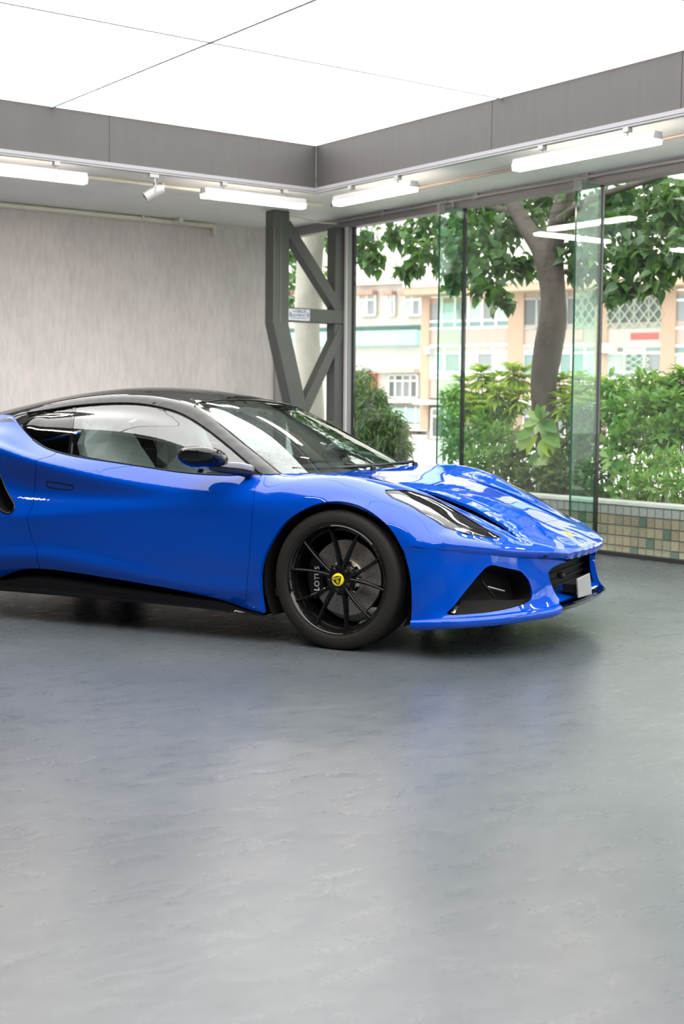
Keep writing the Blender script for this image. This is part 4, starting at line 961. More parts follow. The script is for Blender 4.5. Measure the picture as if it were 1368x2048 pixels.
# ---------------------------------------------------------------- cowl, wipers, badge
cz = [(-.40,.70,.80),(-.34,.5,.805),(-.31,.25,.808),(-.305,0,.809),(-.31,-.25,.808),(-.34,-.5,.805),(-.40,-.70,.80)]
MB().grid([[(x - .05, -w, z - .01) for x, w, z in cz], [(x + .10, -w, z - .02) for x, w, z in cz]]).build('cowl', matt_black, car)
for pts in ([(-.30,-.05,.832),(-.33,.20,.838),(-.37,.48,.842),(-.40,.60,.850)], [(-.30,-.62,.835),(-.31,-.35,.84),(-.32,-.1,.842),(-.35,.10,.852)]):
    wp_ = empty('wiper'); wp_.parent = car
    q = [(x, -w, z) for x, w, z in catmull(pts, 4)]
    MB().tube(q, .006, 8).build('wiper_blade', satin_black, wp_, smooth=2)
    MB().tube([(q[0][0] + .05, q[0][1], q[0][2] - .012), (q[0][0] + .03, q[0][1], q[0][2] + .012), q[5], q[8]], [.012, .010, .006, .005], 8).build('wiper_arm', satin_black, wp_, smooth=2)
    MB().lathe([(0,.03),(.014,.028),(.018,.015),(.018,-.01)], (q[0][0] + .045, q[0][1], q[0][2] - .02), (0, 0, 1), 16).build('wiper_pivot', satin_black, wp_, smooth=.6)
p, n = S1.ptn(S1.ab(np.array([S1.top([(.862, 0, .535)])[0]]))); p, n = p[0], n[0] * (1, 0, 1); n /= np.linalg.norm(n)
nb = np.array((n[0], 0, n[2])); e_up = np.cross(nb, (0, 1, 0)); e_up = e_up if e_up[2] > 0 else -e_up; e_rt = np.cross(e_up, nb)
nb_ = MB().lathe([(0,.0035),(.030,.0032),(.0335,.0015),(.0335,-.004)], (p[0], 0, p[2]), nb, 36).build('nose_badge', yellow, car, smooth=.6)
badge_on(nb_, np.array((p[0], 0, p[2])) + nb * .0036, e_rt, e_up, .029, 0)
# ================================================================== OUTSIDE THE GLASS
og = random.Random(21)
pave = mat('pavement', (.42, .41, .39), .8, noise=(1.5, .1))
tag(MB().box((XR + .03, -40, -.32), (120, 110, -.25)).build('ground', pave), 'pale paved ground outside the window', kind='structure')
# ---------------------------------------------------------------- planter with mosaic tiles
XP = 8.30; TP = .0822
pw = empty('planter', (XP, 7.0, -.25)); tag(pw, 'low planter wall faced with square brown and green mosaic tiles', 'planter')
def pl_(x, y, z): return (x - XP, y - 7.0, z + .25)
YA, YB = .5, 11.6
MB().box(pl_(XP + .008, YA, -.25), pl_(XP + .16, YB, .385)).build('wall_core', mat('tile_grout', (.10, .09, .085), .8), pw)
MB().box(pl_(XP + .16, YA, -.25), pl_(XP + 2.3, YB, .30)).build('soil', mat('soil', (.05, .04, .03), .9), pw)
MB().box(pl_(XP - .012, YA, .387), pl_(XP + .18, YB, .417)).build('coping', mat('coping_stone', (.52, .52, .50), .6, noise=(6, .08)), pw, bevel=.005)
tmats = [mat('tile_%s' % n, c, .35, noise=(30, .12)) for n, c in (('tan', (.24, .20, .14)), ('brown', (.20, .16, .115)), ('olive', (.185, .17, .125)), ('green', (.06, .10, .075)), ('grey', (.27, .275, .27)), ('mauve', (.13, .11, .115)))]
tmesh = []
for m_ in tmats:
    mb = MB(); h = TP / 2 - .0035
    mb.add([(.008,-h,-h),(.008,h,-h),(.008,h,h),(.008,-h,h),(0,-h+.003,-h+.003),(0,h-.003,-h+.003),(0,h-.003,h-.003),(0,-h+.003,h-.003)], [(7,6,5,4),(0,4,5,1),(1,5,6,2),(2,6,7,3),(3,7,4,0)])
    me = mb.mesh('tile'); me.materials.append(m_); tmesh.append(me)
rows_z = [.345 - TP * k for k in range(6)]
ntile = 0; rest = {i: MB() for i in range(6)}
for j in range(int((YB - YA) / TP)):
    y = YA + TP * (j + .5)
    for k, z in enumerate(rows_z):
        r_ = og.random()
        i = 4 if k == 0 else 5 if k == 5 else (3 if r_ < .14 else og.choice([0, 0, 1, 2]))
        if 5.4 < y < 9.2:
            o = bpy.data.objects.new('tile', tmesh[i]); COL.objects.link(o); o.parent = pw; o.location = pl_(XP + og.uniform(-.001, .001), y, z)
        else: rest[i].add([pl_(XP + v.co[0], y + v.co[1], z + v.co[2]) for v in tmesh[i].vertices], [tuple(p_.vertices) for p_ in tmesh[i].polygons])
for i in range(6): tag(rest[i].build('tile_field', tmats[i], pw), kind='stuff')
# ---------------------------------------------------------------- leaves
def leaf_mat(name, col, tr=.35):
    m = bpy.data.materials.new(name); m.use_nodes = True; nt = m.node_tree; b = nt.nodes['Principled BSDF']; N, L = nt.nodes.new, nt.links.new
    b.inputs['Base Color'].default_value = (*col, 1); b.inputs['Roughness'].default_value = .45
    t = N('ShaderNodeBsdfTranslucent'); t.inputs[0].default_value = (col[0] * 1.5, col[1] * 1.5, col[2] * .7, 1); mx = N('ShaderNodeMixShader'); mx.inputs[0].default_value = tr
    L(b.outputs[0], mx.inputs[1]); L(t.outputs[0], mx.inputs[2]); L(mx.outputs[0], nt.nodes['Material Output'].inputs[0]); return m
G_TREE = [leaf_mat('tree_leaf_a', (.048, .115, .030)), leaf_mat('tree_leaf_b', (.075, .155, .038)), leaf_mat('tree_leaf_c', (.034, .085, .034))]
G_YEL = [leaf_mat('bright_leaf_a', (.33, .46, .07)), leaf_mat('bright_leaf_b', (.24, .40, .06)), leaf_mat('bright_leaf_c', (.42, .50, .12))]
G_MID = [leaf_mat('shrub_leaf_a', (.16, .32, .08)), leaf_mat('shrub_leaf_b', (.10, .24, .07)), leaf_mat('shrub_leaf_c', (.24, .40, .13))]
G_DARK = [leaf_mat('fine_leaf_a', (.075, .15, .05)), leaf_mat('fine_leaf_b', (.05, .105, .045)), leaf_mat('fine_leaf_c', (.13, .20, .06))]
G_PALE = [leaf_mat('broad_leaf_a', (.30, .44, .16)), leaf_mat('broad_leaf_b', (.20, .36, .10)), leaf_mat('broad_leaf_c', (.42, .52, .28))]
SHAPES = {'heart': [(0, 0), (.08, .36), (.28, .50), (.52, .40), (.78, .17), (1.0, 0)], 'lance': [(0, 0), (.2, .36), (.5, .5), (.8, .3), (1, 0)], 'blade': [(0, .05), (.4, .5), (1, 0)]}
def leaf_geo(shape, L, W, droop=.12, fold=.25):
    """a folded leaf from the origin along +x, normal +z"""
    v, f = [], []; out = SHAPES[shape]
    for x, y in out:
        z = -droop * L * x * x
        v += [(x * L, -y * W, z + fold * y * W), (x * L, 0, z), (x * L, y * W, z + fold * y * W)]
    for i in range(len(out) - 1):
        a = 3 * i; f += [(a, a + 3, a + 4, a + 1), (a + 1, a + 4, a + 5, a + 2)]
    return v, f
def frame(d, up, roll=0.0):
    d = np.array(d, float); d /= np.linalg.norm(d); s_ = np.cross(up, d); n_ = np.linalg.norm(s_); s_ = s_ / n_ if n_ > 1e-6 else np.array((1.0, 0, 0)); u_ = np.cross(d, s_)
    c, q = math.cos(roll), math.sin(roll); s2 = s_ * c + u_ * q; u2 = u_ * c - s_ * q
    return np.stack([d, s2, u2], 1)
class Foliage:
    def __init__(s): s.V = []; s.F = []; s.M = []; s.n = 0
    def leaf(s, geo, o, R, sc_, mi):
        v = (np.array(geo[0]) * sc_) @ R.T + o; s.V.append(v); s.F += [tuple(i + s.n for i in f) for f in geo[1]]; s.M += [mi] * len(geo[1]); s.n += len(v)
    def build(s, name, mats, parent):
        me = bpy.data.meshes.new(name); me.from_pydata(np.vstack(s.V).tolist(), [], s.F)
        for m_ in mats: me.materials.append(m_)
        me.polygons.foreach_set('material_index', s.M); me.polygons.foreach_set('use_smooth', [True] * len(s.F)); me.update()
        o = bpy.data.objects.new(name, me); COL.objects.link(o); o.parent = parent; tag(o, kind='stuff'); return o
def rdir(r, up=.0):
    while True:
        d = np.array((r.uniform(-1, 1), r.uniform(-1, 1), r.uniform(-1, 1)))
        if .05 < d @ d < 1: d /= np.linalg.norm(d); d[2] += up; return d / np.linalg.norm(d)
def leaf_objs(parent, shape, mats, items, size):
    """separate leaf objects sharing meshes; items: (position, rotation 3x3, scale)"""
    ms = []
    for m_ in mats:
        for k in range(2):
            mb = MB(); g_ = leaf_geo(shape, size[0], size[1], .12 + .15 * k); mb.add(*g_); me = mb.mesh('leaf', 4); me.materials.append(m_); ms.append(me)
    for i, (p, R, sc_) in enumerate(items):
        o = bpy.data.objects.new('leaf', ms[i % len(ms)]); COL.objects.link(o); o.parent = parent
        M = Matrix.Identity(4)
        for a in range(3):
            for b in range(3): M[a][b] = R[a][b] * sc_
            M[a][3] = p[a]
        o.matrix_local = M
# ---------------------------------------------------------------- the big tree
bark = mat('tree_bark', (.072, .058, .050), .85, noise=(9, .3, (1, 1, .35)), bump=(18, .6, .02))
pale_bark = mat('pale_bark', (.25, .235, .21), .8, noise=(5, .18, (1, 1, .6)), bump=(14, .3, .02))
XTREE = 9.6
def trunk_mesh(name, px, X, m_, parent, org):
    """px: (px, py, width in px) up the trunk, standing in the plane x = X"""
    pts, rr = [], []
    for u_, v_, wd_ in px:
        p = at(u_, v_, x=X); dep = (p - CAM) @ C_FW; pts.append(p - org); rr.append(wd_ / 2 * dep / FPX)
    q = catmull([np.r_[p, r_] for p, r_ in zip(pts, rr)], 5)
    return MB().tube([a[:3] for a in q], [a[3] for a in q], 18).build(name, m_, parent, smooth=4)
base = at(1092, 900, x=XTREE); base[2] = .3
t1 = empty('tree', base); tag(t1, 'dark-barked forked tree with broad drooping leaves outside the glass', 'tree')
trunk_mesh('trunk', [(1098,985,52),(1096,900,50),(1090,830,50),(1087,770,52),(1096,700,58),(1106,640,56),(1106,590,50),(1101,540,54),(1095,505,58),(1094,485,50)], XTREE, bark, t1, base)
trunk_mesh('branch', [(1094,520,44),(1078,488,42),(1058,462,34),(1040,432,31),(1024,404,28),(1006,360,27),(985,290,24)], XTREE, bark, t1, base)
trunk_mesh('branch', [(1098,520,44),(1108,480,42),(1118,440,40),(1128,400,38),(1140,350,36),(1156,280,32),(1165,200,28)], XTREE, bark, t1, base)
trunk_mesh('branch', [(1118,440,20),(1180,400,16),(1260,372,13),(1330,350,10)], XTREE - .2, bark, t1, base)
trunk_mesh('branch', [(1040,432,18),(980,415,14),(900,420,10),(830,430,7)], XTREE + .1, bark, t1, base)
cl_px = [(725,485,9.9,34),(745,520,9.9,22),(790,470,9.8,26),(812,540,9.7,18),(850,470,9.7,42),(838,520,9.7,26),(890,500,9.5,46),(905,560,9.3,22),(950,470,9.5,50),(930,520,9.4,36),(985,530,9.4,44),(970,575,9.2,28),(1000,600,9.2,20),(1010,460,9.6,38),
         (1045,530,9.8,26),(1060,440,9.9,30),(1075,410,10.1,30),(1150,430,9.9,34),(1165,500,9.8,36),(1150,545,9.9,18),(1185,540,9.8,20),(1190,430,9.7,44),(1230,470,9.4,52),(1240,530,9.2,46),(1255,575,9.1,26),(1215,585,9.2,22),(1290,440,9.4,50),(1290,510,9.2,44),(1310,560,9.1,24),(1340,450,9.3,46),(1350,520,9.2,34),(1368,400,9.3,46),(1250,400,9.6,46),(1120,380,10.2,36),(980,420,9.8,40),(900,440,9.8,40),(1400,480,9.1,50),(1330,390,9.6,44)]
fo = Foliage(); singles = []; HG = [leaf_geo('heart', .125, .085, .1 + .15 * k) for k in range(3)]
clusters = []
for u_, v_, X, r_ in cl_px:
    p = at(u_, v_, x=X); dep = (p - CAM) @ C_FW; clusters.append((p, r_ * dep / FPX, True))
for k in range(110):                                          # crown above the window head and behind
    clusters.append((np.array((og.uniform(8.8, 13.0), og.uniform(2.0, 14.0), og.uniform(3.5, 7.0))), og.uniform(.4, .75), False))
for c, R_, near in clusters:
    for k in range(int(85 * R_ / .18) if near else 85):
        p = c + rdir(og) * R_ * og.random() ** .4 * np.array((1.4, 1, 1))
        d = rdir(og, -.6); Rm = frame(d, np.array((og.uniform(-.5, .1), og.uniform(-.4, .4), 1)), og.uniform(-.6, .6)); sc_ = og.uniform(.7, 1.25)
        if near and len(singles) < 300 and og.random() < .12: singles.append((p - base, Rm, sc_))
        else: fo.leaf(HG[k % 3], p - base, Rm, sc_, og.choice((0, 0, 1, 2)))
fo.build('foliage', G_TREE, t1); leaf_objs(t1, 'heart', G_TREE, singles, (.125, .085))
# the smooth pale tree behind the truss
b2 = at(620, 820, x=9.5); b2[2] = .1
t2 = empty('tree', b2); tag(t2, 'smooth pale-barked tree trunk behind the steel truss', 'tree')
trunk_mesh('trunk', [(618,990,66),(620,900,62),(620,820,58),(617,740,54),(614,660,51),(616,580,51),(621,500,52),(626,440,52),(632,340,50),(636,240,46)], 9.5, pale_bark, t2, b2)
fo = Foliage()
for u_, v_, X, r_ in [(583,510,9.9,16),(580,560,9.9,18),(586,610,9.9,18),(668,480,10.0,20),(672,540,10.0,18),(664,590,10.1,16),(590,470,10,18),(655,455,10.1,16),(560,520,10,20),(690,500,10,20)]:
    p = at(u_, v_, x=X); R_ = r_ * ((p - CAM) @ C_FW) / FPX
    for k in range(70):
        d = rdir(og, -.4); fo.leaf(HG[k % 3], p + rdir(og) * R_ * og.random() ** .4 * 1.3 - b2, frame(d, np.array((0, 0, 1.0)), og.uniform(-.8, .8)), og.uniform(.5, .9), og.choice((0, 1, 1)))
for k in range(14):
    c = np.array((og.uniform(9.3, 11), og.uniform(12, 15.5), og.uniform(3.6, 6)))
    for j in range(70): fo.leaf(HG[j % 3], c + rdir(og) * .5 * og.random() ** .4 - b2, frame(rdir(og, -.4), np.array((0, 0, 1.0)), og.uniform(-.8, .8)), og.uniform(.8, 1.2), og.choice((0, 1, 2)))
fo.build('foliage', G_TREE, t2)
# ---------------------------------------------------------------- shrubs in the planter
def shrub(label, cl, mats, shape, size, per, up=.3, name='shrub', spread=1.0):
    """cl: (px, py, x plane, radius px) of leaf clumps; stems rise from the soil"""
    P_ = [(at(u_, v_, x=X), r_) for u_, v_, X, r_ in cl]; org = np.mean([p for p, _ in P_], axis=0); org[2] = .30
    e = empty(name, org); tag(e, label, 'shrub', 'shrubs in the planter'); fo = Foliage(); ge = [leaf_geo(shape, size[0], size[1], .1 + .2 * k) for k in range(3)]
    for p, r_ in P_:
        R_ = r_ * 1.15 * ((p - CAM) @ C_FW) / FPX
        for k in range(int(per * 2.3 * (R_ / .12) ** 1.7)):
            q = rdir(og); pos = p + q * R_ * og.random() ** .45; pos[2] = max(pos[2], .32); d = q * .6 * spread + rdir(og, up); fo.leaf(ge[k % 3], pos - org, frame(d, np.array((0, 0, 1.0)) + rdir(og) * .5, og.uniform(-.5, .5)), og.uniform(.65, 1.25), og.choice((0, 0, 1, 2)))
        foot = np.array((p[0] + og.uniform(-.1, .1), p[1] + og.uniform(-.15, .15), .28)) - org
        MB().tube(catmull([foot, (foot + p - org) / 2 + rdir(og) * .04, p - org], 4), [.006] * 8 + [.003], 6).build('stem', mat('shrub_stem', (.10, .085, .05), .8), e, smooth=4)
    fo.build('foliage', mats, e); return e
shrub('mid-green small-leaved shrub behind the car bonnet', [(905,850,9.3,26),(930,890,9.1,30),(975,850,9.3,28),(1000,880,9.1,32),(950,930,8.9,30),(1010,830,9.5,26),(960,820,9.6,24),(905,900,9.2,20),(1000,925,8.9,26),(900,800,9.6,18)], G_MID, 'lance', (.085, .035), 60)
shrub('dark green dense shrub between the two window fins', [(1155,840,9.1,26),(1170,880,9.0,28),(1160,920,8.9,28),(1185,950,8.8,26),(1150,960,8.8,24),(1180,840,9.2,22),(1140,890,9.2,22)], G_DARK[:2] + G_MID[1:2], 'lance', (.08, .035), 70)
shrub('large mid-green shrub at the right edge of the picture', [(1240,830,9.2,34),(1290,820,9.2,36),(1340,820,9.2,36),(1260,870,9.0,34),(1320,880,9.0,36),(1365,860,9.1,34),(1230,780,9.5,28),(1290,775,9.5,28),(1350,780,9.4,28),(1400,820,9.2,36)], G_MID, 'lance', (.09, .04), 62)
shrub('low bright shrub hanging over the tiled wall', [(1240,985,8.62,18),(1275,975,8.62,22),(1310,965,8.62,24),(1350,970,8.6,24),(1390,965,8.6,26),(1290,940,8.75,26),(1340,930,8.75,30),(1250,940,8.8,24),(1215,900,8.9,22)], G_MID[:1] + G_PALE[:2], 'lance', (.075, .034), 62)
shrub('low dark leafy plants at the foot of the tree', [(1030,950,8.9,24),(1060,960,8.8,26),(1100,970,8.75,24),(1130,960,8.8,24),(1045,910,9.0,22),(1115,930,8.9,22),(1200,985,8.7,18),(1165,990,8.7,18)], G_DARK, 'lance', (.09, .04), 60)
# umbrella-like plants with rosettes of bright leaflets
def rosettes(label, tips, mats, n=12, size=(.17, .046), name='umbrella_plant'):
    P_ = [at(u_ + og.uniform(-14, 14) * k, v_ + og.uniform(-6, 16) * k, x=X - .1 * k) for u_, v_, X in tips for k in (0, 1, 1)]; org = np.mean(P_, axis=0); org[2] = .30
    e = empty(name, org); tag(e, label, 'shrub', 'umbrella plants in the planter'); fo = Foliage(); ge = [leaf_geo('lance', *size, .25 + .15 * k) for k in range(3)]
    for p in P_:
        MB().tube(catmull([np.array((org[0] + og.uniform(-.2, .2), org[1] + og.uniform(-.2, .2), .28)) - org, (p - org) * .6 + rdir(og) * .05, p - org], 4), [.006] * 8 + [.003], 6).build('stem', mat('shrub_stem', (.10, .085, .05), .8), e, smooth=4)
        for tier in range(3):
            for k in range(n):
                a = 2 * math.pi * (k + og.random() * .5) / n + tier; d = np.array((math.cos(a), math.sin(a), (.75, .25, -.15)[tier]))
                fo.leaf(ge[(k + tier) % 3], p - org - np.array((0, 0, .05 * tier)), frame(d, np.array((0, 0, 1.0)), og.uniform(-.3, .3)), og.uniform(.7, 1.1), og.choice((0, 1, 2)))
    fo.build('foliage', mats, e)
rosettes('bright yellow-green umbrella plant left of the dark tree trunk', [(925,765,9.7),(955,745,9.7),(990,755,9.8),(1020,735,9.7),(1048,745,9.8),(1000,785,9.5),(945,800,9.5),(1040,790,9.6),(975,810,9.5),(905,790,9.7)], G_YEL)
rosettes('bright yellow-green umbrella plant right of the dark tree trunk', [(1125,755,9.9),(1160,750,9.9),(1190,765,9.8),(1215,770,9.8),(1150,790,9.7),(1180,800,9.6),(1130,800,9.7)], G_YEL)
rosettes('bright umbrella plant at the right edge above the shrubs', [(1330,765,9.5),(1360,745,9.5),(1345,790,9.4),(1300,790,9.6),(1390,750,9.5)], G_YEL[:2] + G_MID[:1])
# broad-leaved plants whose leaves can be told apart
def broad(label, tip, leaves, size, mats):
    p0 = at(*tip[:2], x=tip[2]); org = p0.copy(); org[2] = .30; e = empty('broadleaf_plant', org); tag(e, label, 'plant', 'broad-leaved plants in the planter')
    MB().tube(catmull([(0, 0, 0), (p0 - org) * .5 + np.array((.02, .04, 0)), p0 - org], 5), [.016] * 10 + [.010], 8).build('stem', mat('shrub_stem', (.10, .085, .05), .8), e, smooth=4)
    it = []
    for (u_, v_, sc_, st) in leaves:
        q = at(u_, v_, x=tip[2] - .05); r0 = at(*st, x=tip[2]) ; d = q - r0; L = np.linalg.norm(d); d[0] -= .3 * L
        it.append((r0 - org, frame(d, np.array((-.8, -.3, .5)), og.uniform(-.3, .3)), sc_ * L / size[0] * 1.0))
    leaf_objs(e, 'lance', mats, it, size)
broad('broad pale-leaved plant in front of the dark tree trunk', (1080,850,8.95), [(1045,852,1,(1080,842)),(1056,818,1,(1080,840)),(1108,822,1,(1082,842)),(1122,852,1,(1082,844)),(1074,872,1,(1079,846)),(1094,872,1,(1084,846)),(1034,880,1,(1074,856)),(1128,884,1,(1088,860)),(1118,918,1,(1092,876)),(1052,910,1,(1076,870)),(1090,918,1,(1086,876)),(1030,902,1,(1068,874)),(1080,806,1,(1082,840)),(1058,940,1,(1078,902)),(1108,948,1,(1092,905)),(1072,950,1,(1084,912)),(1098,808,1,(1083,840))], (.17, .085), [G_PALE[0], G_MID[1], G_PALE[2], G_MID[0], G_YEL[0]])
broad('broad-leaved plant with drooping leaves right of the black window joint', (1222,918,8.75), [(1200,928,1,(1222,916)),(1198,900,1,(1222,914)),(1240,900,1,(1222,916)),(1252,935,1,(1226,920)),(1215,945,1,(1222,920)),(1236,955,1,(1224,922)),(1218,892,1,(1222,914)),(1260,948,1,(1228,922)),(1205,945,1,(1220,922))], (.17, .08), [G_PALE[0], G_MID[1], G_PALE[2], G_MID[0]])
# bamboo-like thicket
bb = shrub('dark feathery bamboo thicket just right of the truss', [(725,790,9.4,30),(735,830,9.3,34),(745,870,9.2,38),(770,850,9.3,32),(780,890,9.2,32),(730,900,9.2,34),(760,915,9.1,30),(720,755,9.6,18),(790,860,9.3,22),(800,895,9.2,18),(700,850,9.4,30),(752,800,9.4,22)], G_DARK, 'blade', (.14, .022), 130, up=-.7, name='bamboo')
# ---------------------------------------------------------------- buildings across the street
FA = math.radians(-66.5); FD = np.array((math.cos(FA), math.sin(FA), 0)); FN = np.array((-FD[1], FD[0], 0)); FN = FN if FN @ C_FW > 0 else -FN   # FN points away from us
class Facade:
    def __init__(s, name, label, px, py, depth):
        s.o = at(px, py, depth=depth); s.o[2] = -.3; s.e = empty(name, s.o); s.e.rotation_euler = (0, 0, FA); tag(s.e, label, 'building')
        s.sg = 1 if (-FD[1] * FN[0] + FD[0] * FN[1]) > 0 else -1           # local +y is (-FD.y, FD.x)
    def loc(s, u_, v_, off=0.0):
        """pixel on the facade plane pushed off metres towards us -> local (along, z)"""
        d = ray(u_, v_); t = ((s.o - FN * off - CAM) @ FN) / (d @ FN); p = CAM + d * t - s.o
        return p @ FD, p[2]
    def box(s, name, u0, v0, u1, v1, near, far, m_, parent=None):
        """box seen in the pixel rectangle; from near to far metres in front of the plane (negative = behind)"""
        (a0, z1), (a1, z0) = s.loc(u0, v0), s.loc(u1, v1); y0, y1 = -near * s.sg, -far * s.sg
        return MB().box((a0, y0, z0), (a1, y1, z1)).build(name, m_, parent or s.e)
    def window(s, u0, v0, u1, v1, frame_m, glass_m, nx=3, ny=2, top=.28, curtain=None, bar=.09):
        (a0, z1), (a1, z0) = s.loc(u0, v0), s.loc(u1, v1); sy = -s.sg
        fr = MB().box((a0, sy * .05, z0), (a1, sy * -.02, z0 + bar)).box((a0, sy * .05, z1 - bar), (a1, sy * -.02, z1)).box((a0, sy * .05, z0), (a0 + bar, sy * -.02, z1)).box((a1 - bar, sy * .05, z0), (a1, sy * -.02, z1))
        zs = [z0, z0 + (z1 - z0) * (1 - top), z1] if ny == 2 else [z0, z0 + (z1 - z0) * .2, z0 + (z1 - z0) * (1 - top), z1] if ny == 3 else [z0, z1]
        xs2 = [a0 + (a1 - a0) * k / nx for k in range(nx + 1)]
        for z in zs[1:-1]: fr.box((a0, sy * .05, z - bar / 2), (a1, sy * -.02, z + bar / 2))
        for x in xs2[1:-1]: fr.box((x - bar / 2, sy * .05, z0), (x + bar / 2, sy * -.02, z1))
        w = fr.build('window', frame_m, s.e)
        for i in range(nx):
            for j in range(len(zs) - 1):
                gm = glass_m[(i * 2 + j) % len(glass_m)]
                MB().box((xs2[i] + bar / 2, sy * -.01, zs[j] + bar / 2), (xs2[i+1] - bar / 2, sy * -.04, zs[j+1] - bar / 2)).build('pane', gm, w)
        return w
peach = mat('peach_render', (.43, .31, .235), .8); pinkm = mat('pink_render', (.45, .37, .335), .8); whitem = mat('white_render', (.62, .59, .56), .8)
wframe = mat('white_frame', (.85, .85, .84), .5); gp = [mat('pane_green', (.16, .27, .26), .2), mat('pane_grey', (.24, .26, .28), .2), mat('pane_curtain', (.55, .53, .48), .6), mat('pane_pale', (.42, .52, .50), .4)]
gdark = [mat('pane_dark', (.10, .115, .12), .25), gp[1]]
PB = Facade('apartment_building', 'pink and peach apartment block with rows of wide windows', 1000, 650, 58)
PB.box('wall', 850, 100, 1700, 1000, -.6, -3, pinkm)
for v0, v1 in ((655, 690), (757, 800)): PB.box('spandrel', 856, v0, 1700, v1, 0, -.6, pinkm)
for u0, u1 in ((846, 858), (1020, 1045), (1195, 1212), (1327, 1347), (1470, 1490), (1600, 1620)): PB.box('pier', u0, 500, u1, 860, .12, -.6, peach)
PB.box('canopy_slab', 835, 545, 1700, 562, 1.3, -.6, peach); PB.box('balcony_front', 835, 498, 1700, 545, 1.35, 1.2, whitem); PB.box('lintel', 856, 562, 1700, 578, 0, -.6, peach)
PB.box('upper_wall', 846, 100, 1700, 498, .05, -.6, whitem); PB.box('ground_band', 846, 800, 1700, 815, 1.0, -.6, whitem)
for u0, u1 in ((870, 920), (940, 1010), (1050, 1120), (1140, 1190), (1220, 1320), (1355, 1440)):
    for v0, v1 in ((410, 470), (300, 360)): PB.window(u0, v0, u1, v1, wframe, [gp[3], gp[2]], 3, 1)
PB.window(858, 578, 1020, 656, wframe, [gp[0], gp[1], gp[0], gp[3]], 6, 3, .20)
PB.window(1045, 578, 1195, 656, mat('grey_frame', (.35, .37, .36), .5), gdark, 5, 2, .25)
PB.window(1212, 578, 1327, 656, mat('grey_frame', (.35, .37, .36), .5), gdark, 4, 1)
PB.window(1347, 578, 1470, 656, wframe, [gp[1], gp[0]], 4, 2)
PB.window(858, 690, 1020, 758, wframe, [gp[2], gp[3], gp[2], gp[1]], 5, 3, .25)
PB.window(1045, 690, 1195, 758, wframe, [gp[0], gp[3], gp[0]], 6, 2, .25)
PB.window(1212, 690, 1327, 758, wframe, [gp[0], gp[3], gp[1]], 3, 3, .25)
PB.window(1347, 690, 1470, 758, wframe, [gp[0], gp[3]], 4, 3)
for u0, u1 in ((862, 1015), (1045, 1190), (1215, 1325)): PB.window(u0, 815, u1, 880, wframe, gdark + gp[:1], 5, 2)
# diamond lattice grilles
lat = mat('lattice_green', (.42, .52, .38), .5)
for u0, u1, v0, v1 in ((1148, 1194, 580, 652), (1213, 1326, 580, 654), (1238, 1298, 706, 744)):
    (a0, z1), (a1, z0) = PB.loc(u0, v0, .15), PB.loc(u1, v1, .15); g_ = MB(); n_ = max(2, int(round((a1 - a0) / .38))); dz = (z1 - z0) / 3
    for i in range(n_):
        for j in range(3):
            x0_, x1_ = a0 + (a1 - a0) * i / n_, a0 + (a1 - a0) * (i + 1) / n_; q0, q1 = z0 + dz * j, z0 + dz * (j + 1); yy = -.15 * PB.sg
            g_.bar((x0_, yy, q0), (x1_, yy, q1), .03, .055, up=(0, 1, 0)); g_.bar((x0_, yy, q1), (x1_, yy, q0), .03, .055, up=(0, 1, 0))
    tag(g_.build('lattice_grille', lat, PB.e), kind='stuff')
PB.box('banner', 1262, 666, 1318, 679, .06, .01, mat('red_sign', (.62, .10, .10), .6)); PB.box('banner', 1150, 660, 1166, 680, .06, .01, mat('faded_red', (.62, .32, .30), .6)); PB.box('sign_board', 1213, 656, 1325, 688, .04, 0, mat('worn_board', (.52, .44, .40), .8))
ac = PB.box('air_conditioner', 1205, 688, 1236, 706, .5, 0, whitem)
for k in range(3): PB.box('vent_grille', 1208 + k * 9, 691, 1214 + k * 9, 703, .52, .5, gp[2], ac)
ac = PB.box('air_conditioner', 856, 694, 874, 708, .4, 0, whitem)
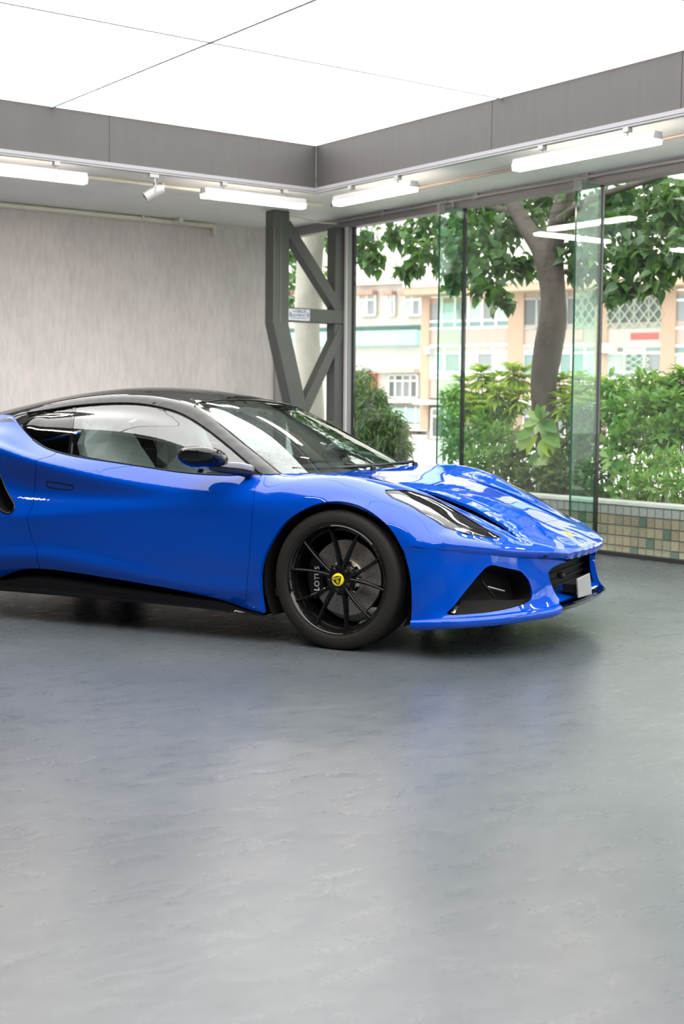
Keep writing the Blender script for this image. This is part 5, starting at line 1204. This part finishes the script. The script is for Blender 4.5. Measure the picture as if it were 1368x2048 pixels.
(aa, zz) = PB.loc(864, 701, .41); MB().lathe([(0, 0), (.14, 0), (.15, .01)], (aa, -.41 * PB.sg, zz), (0, -PB.sg, 0), 20).build('fan_ring', gp[1], ac)
# white block to the left
WB = Facade('apartment_building', 'white apartment block with small windows seen beside the truss', 780, 600, 72)
WB.box('wall', 300, 60, 905, 1000, -.2, -3, whitem)
WB.box('wall_band', 560, 556, 845, 566, .3, -.2, whitem)
for u0, u1 in ((560, 590), (600, 640), (655, 690), (716, 752), (773, 790), (808, 842)):
    WB.window(u0, 512, u1, 545, wframe, [gp[1], gp[3]], 3, 1)
    w_ = WB.window(u0, 588, u1, 632, wframe, [gp[3], gp[2], gp[1]], 2, 2)
    WB.box('awning', u0 - 2, 583, u1 + 1, 590, .5, -.1, mat('rust_awning', (.42, .24, .20), .7), w_)
    WB.window(u0, 440, u1, 475, wframe, [gp[1], gp[3]], 3, 1)
WB.box('ledge_line', 560, 658, 846, 663, .35, -.1, mat('dark_green_line', (.05, .10, .09), .6))
WB.box('teal_awning', 560, 668, 846, 691, .8, -.1, mat('teal_awning', (.34, .62, .54), .6)); WB.box('grey_wall', 560, 692, 846, 745, .1, -.2, mat('grey_wall', (.62, .60, .58), .8))
WB.window(776, 748, 836, 797, wframe, gdark + [gp[1]], 4, 2); WB.box('canopy_ledge', 765, 738, 840, 746, .8, -.1, mat('concrete_ledge', (.45, .42, .38), .8))
WB.box('red_panel', 738, 745, 751, 795, .1, -.2, mat('red_sign', (.62, .10, .10), .6))
WB.box('balcony_slab', 745, 798, 862, 806, 1.0, -.1, whitem); WB.box('balcony_slab', 745, 846, 880, 862, 1.0, -.1, whitem)
WB.box('teal_glazing', 776, 816, 895, 846, .3, -.1, mat('teal_glass', (.42, .66, .64), .3))
for k in range(6): WB.box('glazing_bar', 776 + k * 20, 814, 778 + k * 20, 846, .36, .3, wframe)
WB.box('brown_column', 806, 862, 838, 940, .3, -.2, mat('brown_wall', (.36, .28, .23), .8)); WB.window(826, 880, 838, 914, wframe, [gp[3]], 1, 1)
